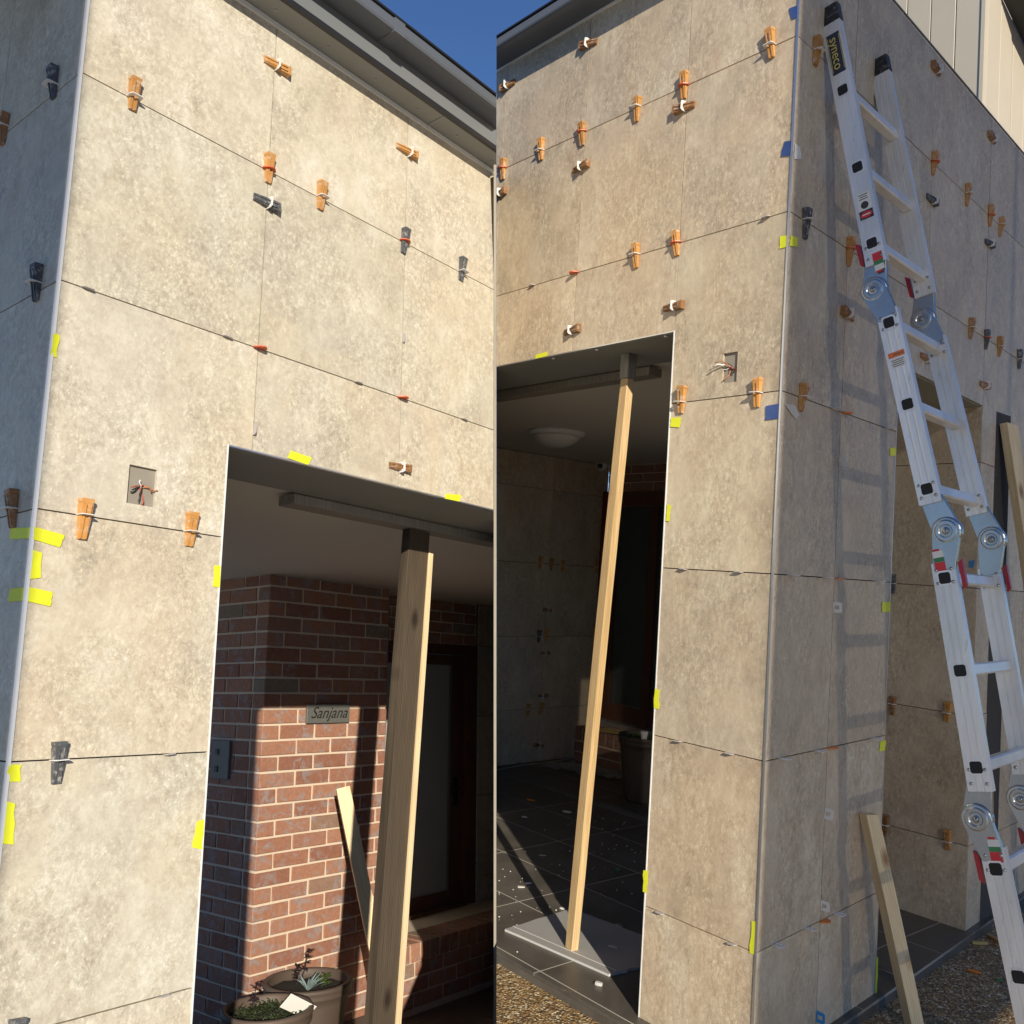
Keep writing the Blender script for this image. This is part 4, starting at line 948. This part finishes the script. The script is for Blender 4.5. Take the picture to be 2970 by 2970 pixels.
# stickers on the near rail
def sticker(z, w_, h_, mat, nm='sticker', off=0.0, dx=0.0, parent=None, lift=.0003):
    c = Vector((SA-HT-lift, -nz(z), z)); d = Vector((0, -(nz(z-.05)-nz(z+.05)), -.1)).normalized(); q = Vector((1,0,0)).cross(d); c = c+q*dx+d*off
    bm = bmesh.new(); prism(bm, [c+q*u*w_/2+d*v*h_/2 for u, v in ((-1,-1),(1,-1),(1,1),(-1,1))], (-.0003,0,0)); return ld.part(nm, bm, mat, parent=parent), c, q, d
s1, c, q, d = sticker(.005, .046, .155, 'sticker_navy')
put_text(ld, s1, text_mesh('syneco', .0445, 'sticker_yellow', .0002), c+Vector((-.0008,0,0)), d, -q)
for u in (-.0205, .0205):
    sticker(.005, .0016, .135, 'sticker_yellow', 'sticker_line', dx=u, parent=s1, lift=.0007)
s2, c, q, d = sticker(-.545, .046, .062, 'white_paint')
for k in range(3): sticker(-.530, .030-.006*(k % 2), .0028, 'ink', 'print_line', off=-.008+.0075*k, parent=s2, lift=.0007)
bm = bmesh.new(); lathe(bm, [(.006,-.0008),(.013,-.0008),(.013,-.0004),(.006,-.0004)], c+d*.014, 24, 'x'); ld.part('symbol', bm, 'ink', parent=s2)
s3, c, q, d = sticker(-.592, .046, .030, 'black_plastic')
bm = bmesh.new(); 
prism(bm, [c+Vector((-.0004,0,0))+q*(.020*math.cos(a*.2618))+d*(.011*math.sin(a*.2618)) for a in range(24)], (-.0004,0,0)); ov = ld.part('danger_oval', bm, 'sticker_red', parent=s3)
sticker(-.592, .026, .004, 'white_paint', 'print_line', parent=s3, lift=.0012)
s4, c, q, d = sticker(-1.075, .052, .018, 'sticker_orange')
sticker(-1.075, .030, .005, 'wedge_brown', 'print_line', dx=-.006, parent=s4, lift=.0007)
s5, c, q, d = sticker(-1.103, .046, .030, 'white_paint')
for k in range(4): sticker(-1.103, .040-.006*(k % 2), .0022, 'ink', 'print_line', off=-.010+.0065*k, parent=s5, lift=.0007)

# timbers of the right-hand house
timber('timber_stud', 'S', (.86, -.185, -3.428), (.735, -.034, -2.665), .052, .046, (-.55,-1,0), 'pine_pale', 'short pine stud leaning on the shaded pillar in front of the ladder', 'stud', cut=.006)
timber('timber_stud', 'S', (2.50, -.36, -3.428), (2.20, -.042, -.985), .085, .042, (-.3,-1,0), 'pine_pale', 'long pine stud standing behind the ladder at the picture edge', 'stud', cut=.01)

# ================================================================== litter on the ground
def chip(f, px, py, z, l, w_, mat, label, nm='timber_chip', cat='offcut', rot=0.0, h=.012):
    p = survey(f, px, py, 2, z); bm = bmesh.new(); r = random.Random(int(px))
    a = [(-l/2,-w_/2),(-l*.1,-w_/2*1.1),(l/2,-w_/2*.6),(l/2*.9,w_/2*.7),(0,w_/2),(-l/2*1.05,w_/2*.8)]
    cs_, sn = math.cos(rot), math.sin(rot); prism(bm, [Vector((p.x+u*cs_-v*sn, p.y+u*sn+v*cs_, p.z+.0005)) for u, v in a], (0, 0, h))
    single(nm, f, bm, mat, p, label, cat, bevel=.0015)
GZ = -3.430
chip('R', *nat('R8',1620,1190), GZ, .10, .03, 'wedge_tan', 'tan wedge dropped on pebbles by the return wall base', 'loose_wedge', 'wedge', .3, .015)
chip('R', *nat('R8',1750,1330), GZ, .13, .028, 'wedge_tan', 'tan wedge lying on pebbles beside the ladder rail', 'loose_wedge', 'wedge', -.5, .015)
chip('R', *nat('R8',1600,1335), GZ, .075, .018, 'cardboard', 'pale splinter of wood on the pebbles', rot=.9)
chip('R', *nat('R8',1565,1545), GZ, .055, .022, 'clip_orange', 'orange clip scrap on the pebble ground', 'loose_clip', 'clip', .2, .006)
chip('R', *nat('R8',1460,1360), GZ, .03, .02, 'sticker_green', 'small green plastic scrap on the pebbles', 'plastic_scrap', 'scrap', 0, .006)
chip('R', *nat('R8',1745,1610), GZ, .03, .014, 'sticker_green', 'second green plastic scrap lower on the pebbles', 'plastic_scrap', 'scrap', 0, .006)
chip('R', *nat('R7',260,262), FLR, .06, .02, 'clip_orange', 'orange clip scrap on the dark porch floor', 'loose_clip', 'clip', .4, .006)
chip('R', *nat('R7',530,350), FLR, .055, .035, 'plaster_core', 'pale plaster blob on the dark floor behind prop', 'plaster_blob', 'plaster blob', .4, .006)
chip('R', *nat('R7',210,388), FLR, .035, .015, 'plaster_core', 'white chip on dark floor at far grout line', 'plaster_chip', 'plaster chip', .4, .005)
chip('R', *nat('R7',185,912), FLR, .035, .018, 'plaster_core', 'white chip on dark floor near party wall', 'plaster_chip', 'plaster chip', .9, .005)
chip('R', *nat('R7',240,885), FLR, .030, .014, 'plaster_core', 'white chip beside another chip on the dark floor', 'plaster_chip', 'plaster chip', 1.2, .005)
chip('R', *nat('R7',495,1075), FLR, .026, .018, 'plaster_core', 'white chip just behind the plasterboard', 'plaster_chip', 'plaster chip', .2, .006)
chip('R', *nat('R7',345,675), FLR, .04, .006, 'plaster_core', 'thin white sliver on dark floor left of prop', 'plaster_chip', 'plaster chip', .7, .003)
chip('R', *nat('R7',905,785), FLR, .02, .016, 'sticker_green', 'green scrap on dark floor between prop and pillar', 'plastic_scrap', 'scrap', 0, .01)
chip('R', *nat('R7',920,1215), FLR, .045, .022, 'galvanised', 'small metal offcut on dark floor beside plasterboard', 'metal_offcut', 'offcut', -.3, .012)
chip('R', *nat('R7',765,1645), FLR, .028, .018, 'plaster_core', 'white lump in front of the plasterboard corner', 'plaster_chip', 'plaster chip', .3, .012)
chip('R', *nat('R7',870,1358), FLR+.0115, .04, .018, 'plaster_core', 'smear of plaster on top of the plasterboard', 'plaster_blob', 'plaster blob', .3, .002)
rnd = random.Random(11); bm = bmesh.new()
for i in range(110):
    if i % 11 == 0: cx_, cy_ = rnd.uniform(60,1000), rnd.uniform(300,1150)
    px, py = nat('R7', min(1080, max(20, rnd.gauss(cx_, 130))), rnd.gauss(cy_, 110)); p = survey('R', px, py, 2, FLR); s_ = rnd.uniform(.0015,.0045)
    lathe(bm, [(0,.0003),(s_,.0003),(s_*.7,s_*.6),(0,s_*.7)], p, 6)
single('crumbs', 'R', bm, 'plaster_core', (-1.5,1,FLR), 'scattered white crumbs over the dark porch floor', 'crumbs', kind='stuff')

# ================================================================== unseen sheets added behind the camera to darken the two side walls
sv = SUN
def shade_sheet(name, f, x0, x1, z0, z1, dist, mat, label, cat):
    sft = INV[f].to_3x3() @ (-sv*dist); th = Thing(name, f, (x0+sft.x, sft.y, z0+sft.z), label, cat)
    th.box('sheet', x0+sft.x, x1+sft.x, sft.y-.004, sft.y+.004, z0+sft.z, z1+sft.z, mat)
    for x in (x0 if f == 'M' else x1, (x0+x1)/2):
        bm = bmesh.new(); tube(bm, [(x+sft.x, sft.y-.05, -3.6), (x+sft.x, sft.y-.05, z1+sft.z+.1)], .024, 12); th.part('pole', bm, 'galvanised', smooth=True)
    for z in (z0, z1):
        bm = bmesh.new(); tube(bm, [(x0+sft.x, sft.y-.028, z+sft.z), (x1+sft.x, sft.y-.028, z+sft.z)], .012, 10); th.part('rail', bm, 'galvanised', smooth=True)
shade_sheet('added_sun_blocker', 'M', -2.4, -.002, -3.8, 1.3, 5.0, 'sun_blocker_dark', 'unseen dark sheet added behind the viewer to shade the ivory side wall', 'screen')
shade_sheet('added_sun_dimmer', 'S', .008, 4.6, -3.6, .50, 6.0, 'sun_dimming_sheet', 'unseen part-clear net added behind the viewer to dim sun on ladder wall', 'screen')
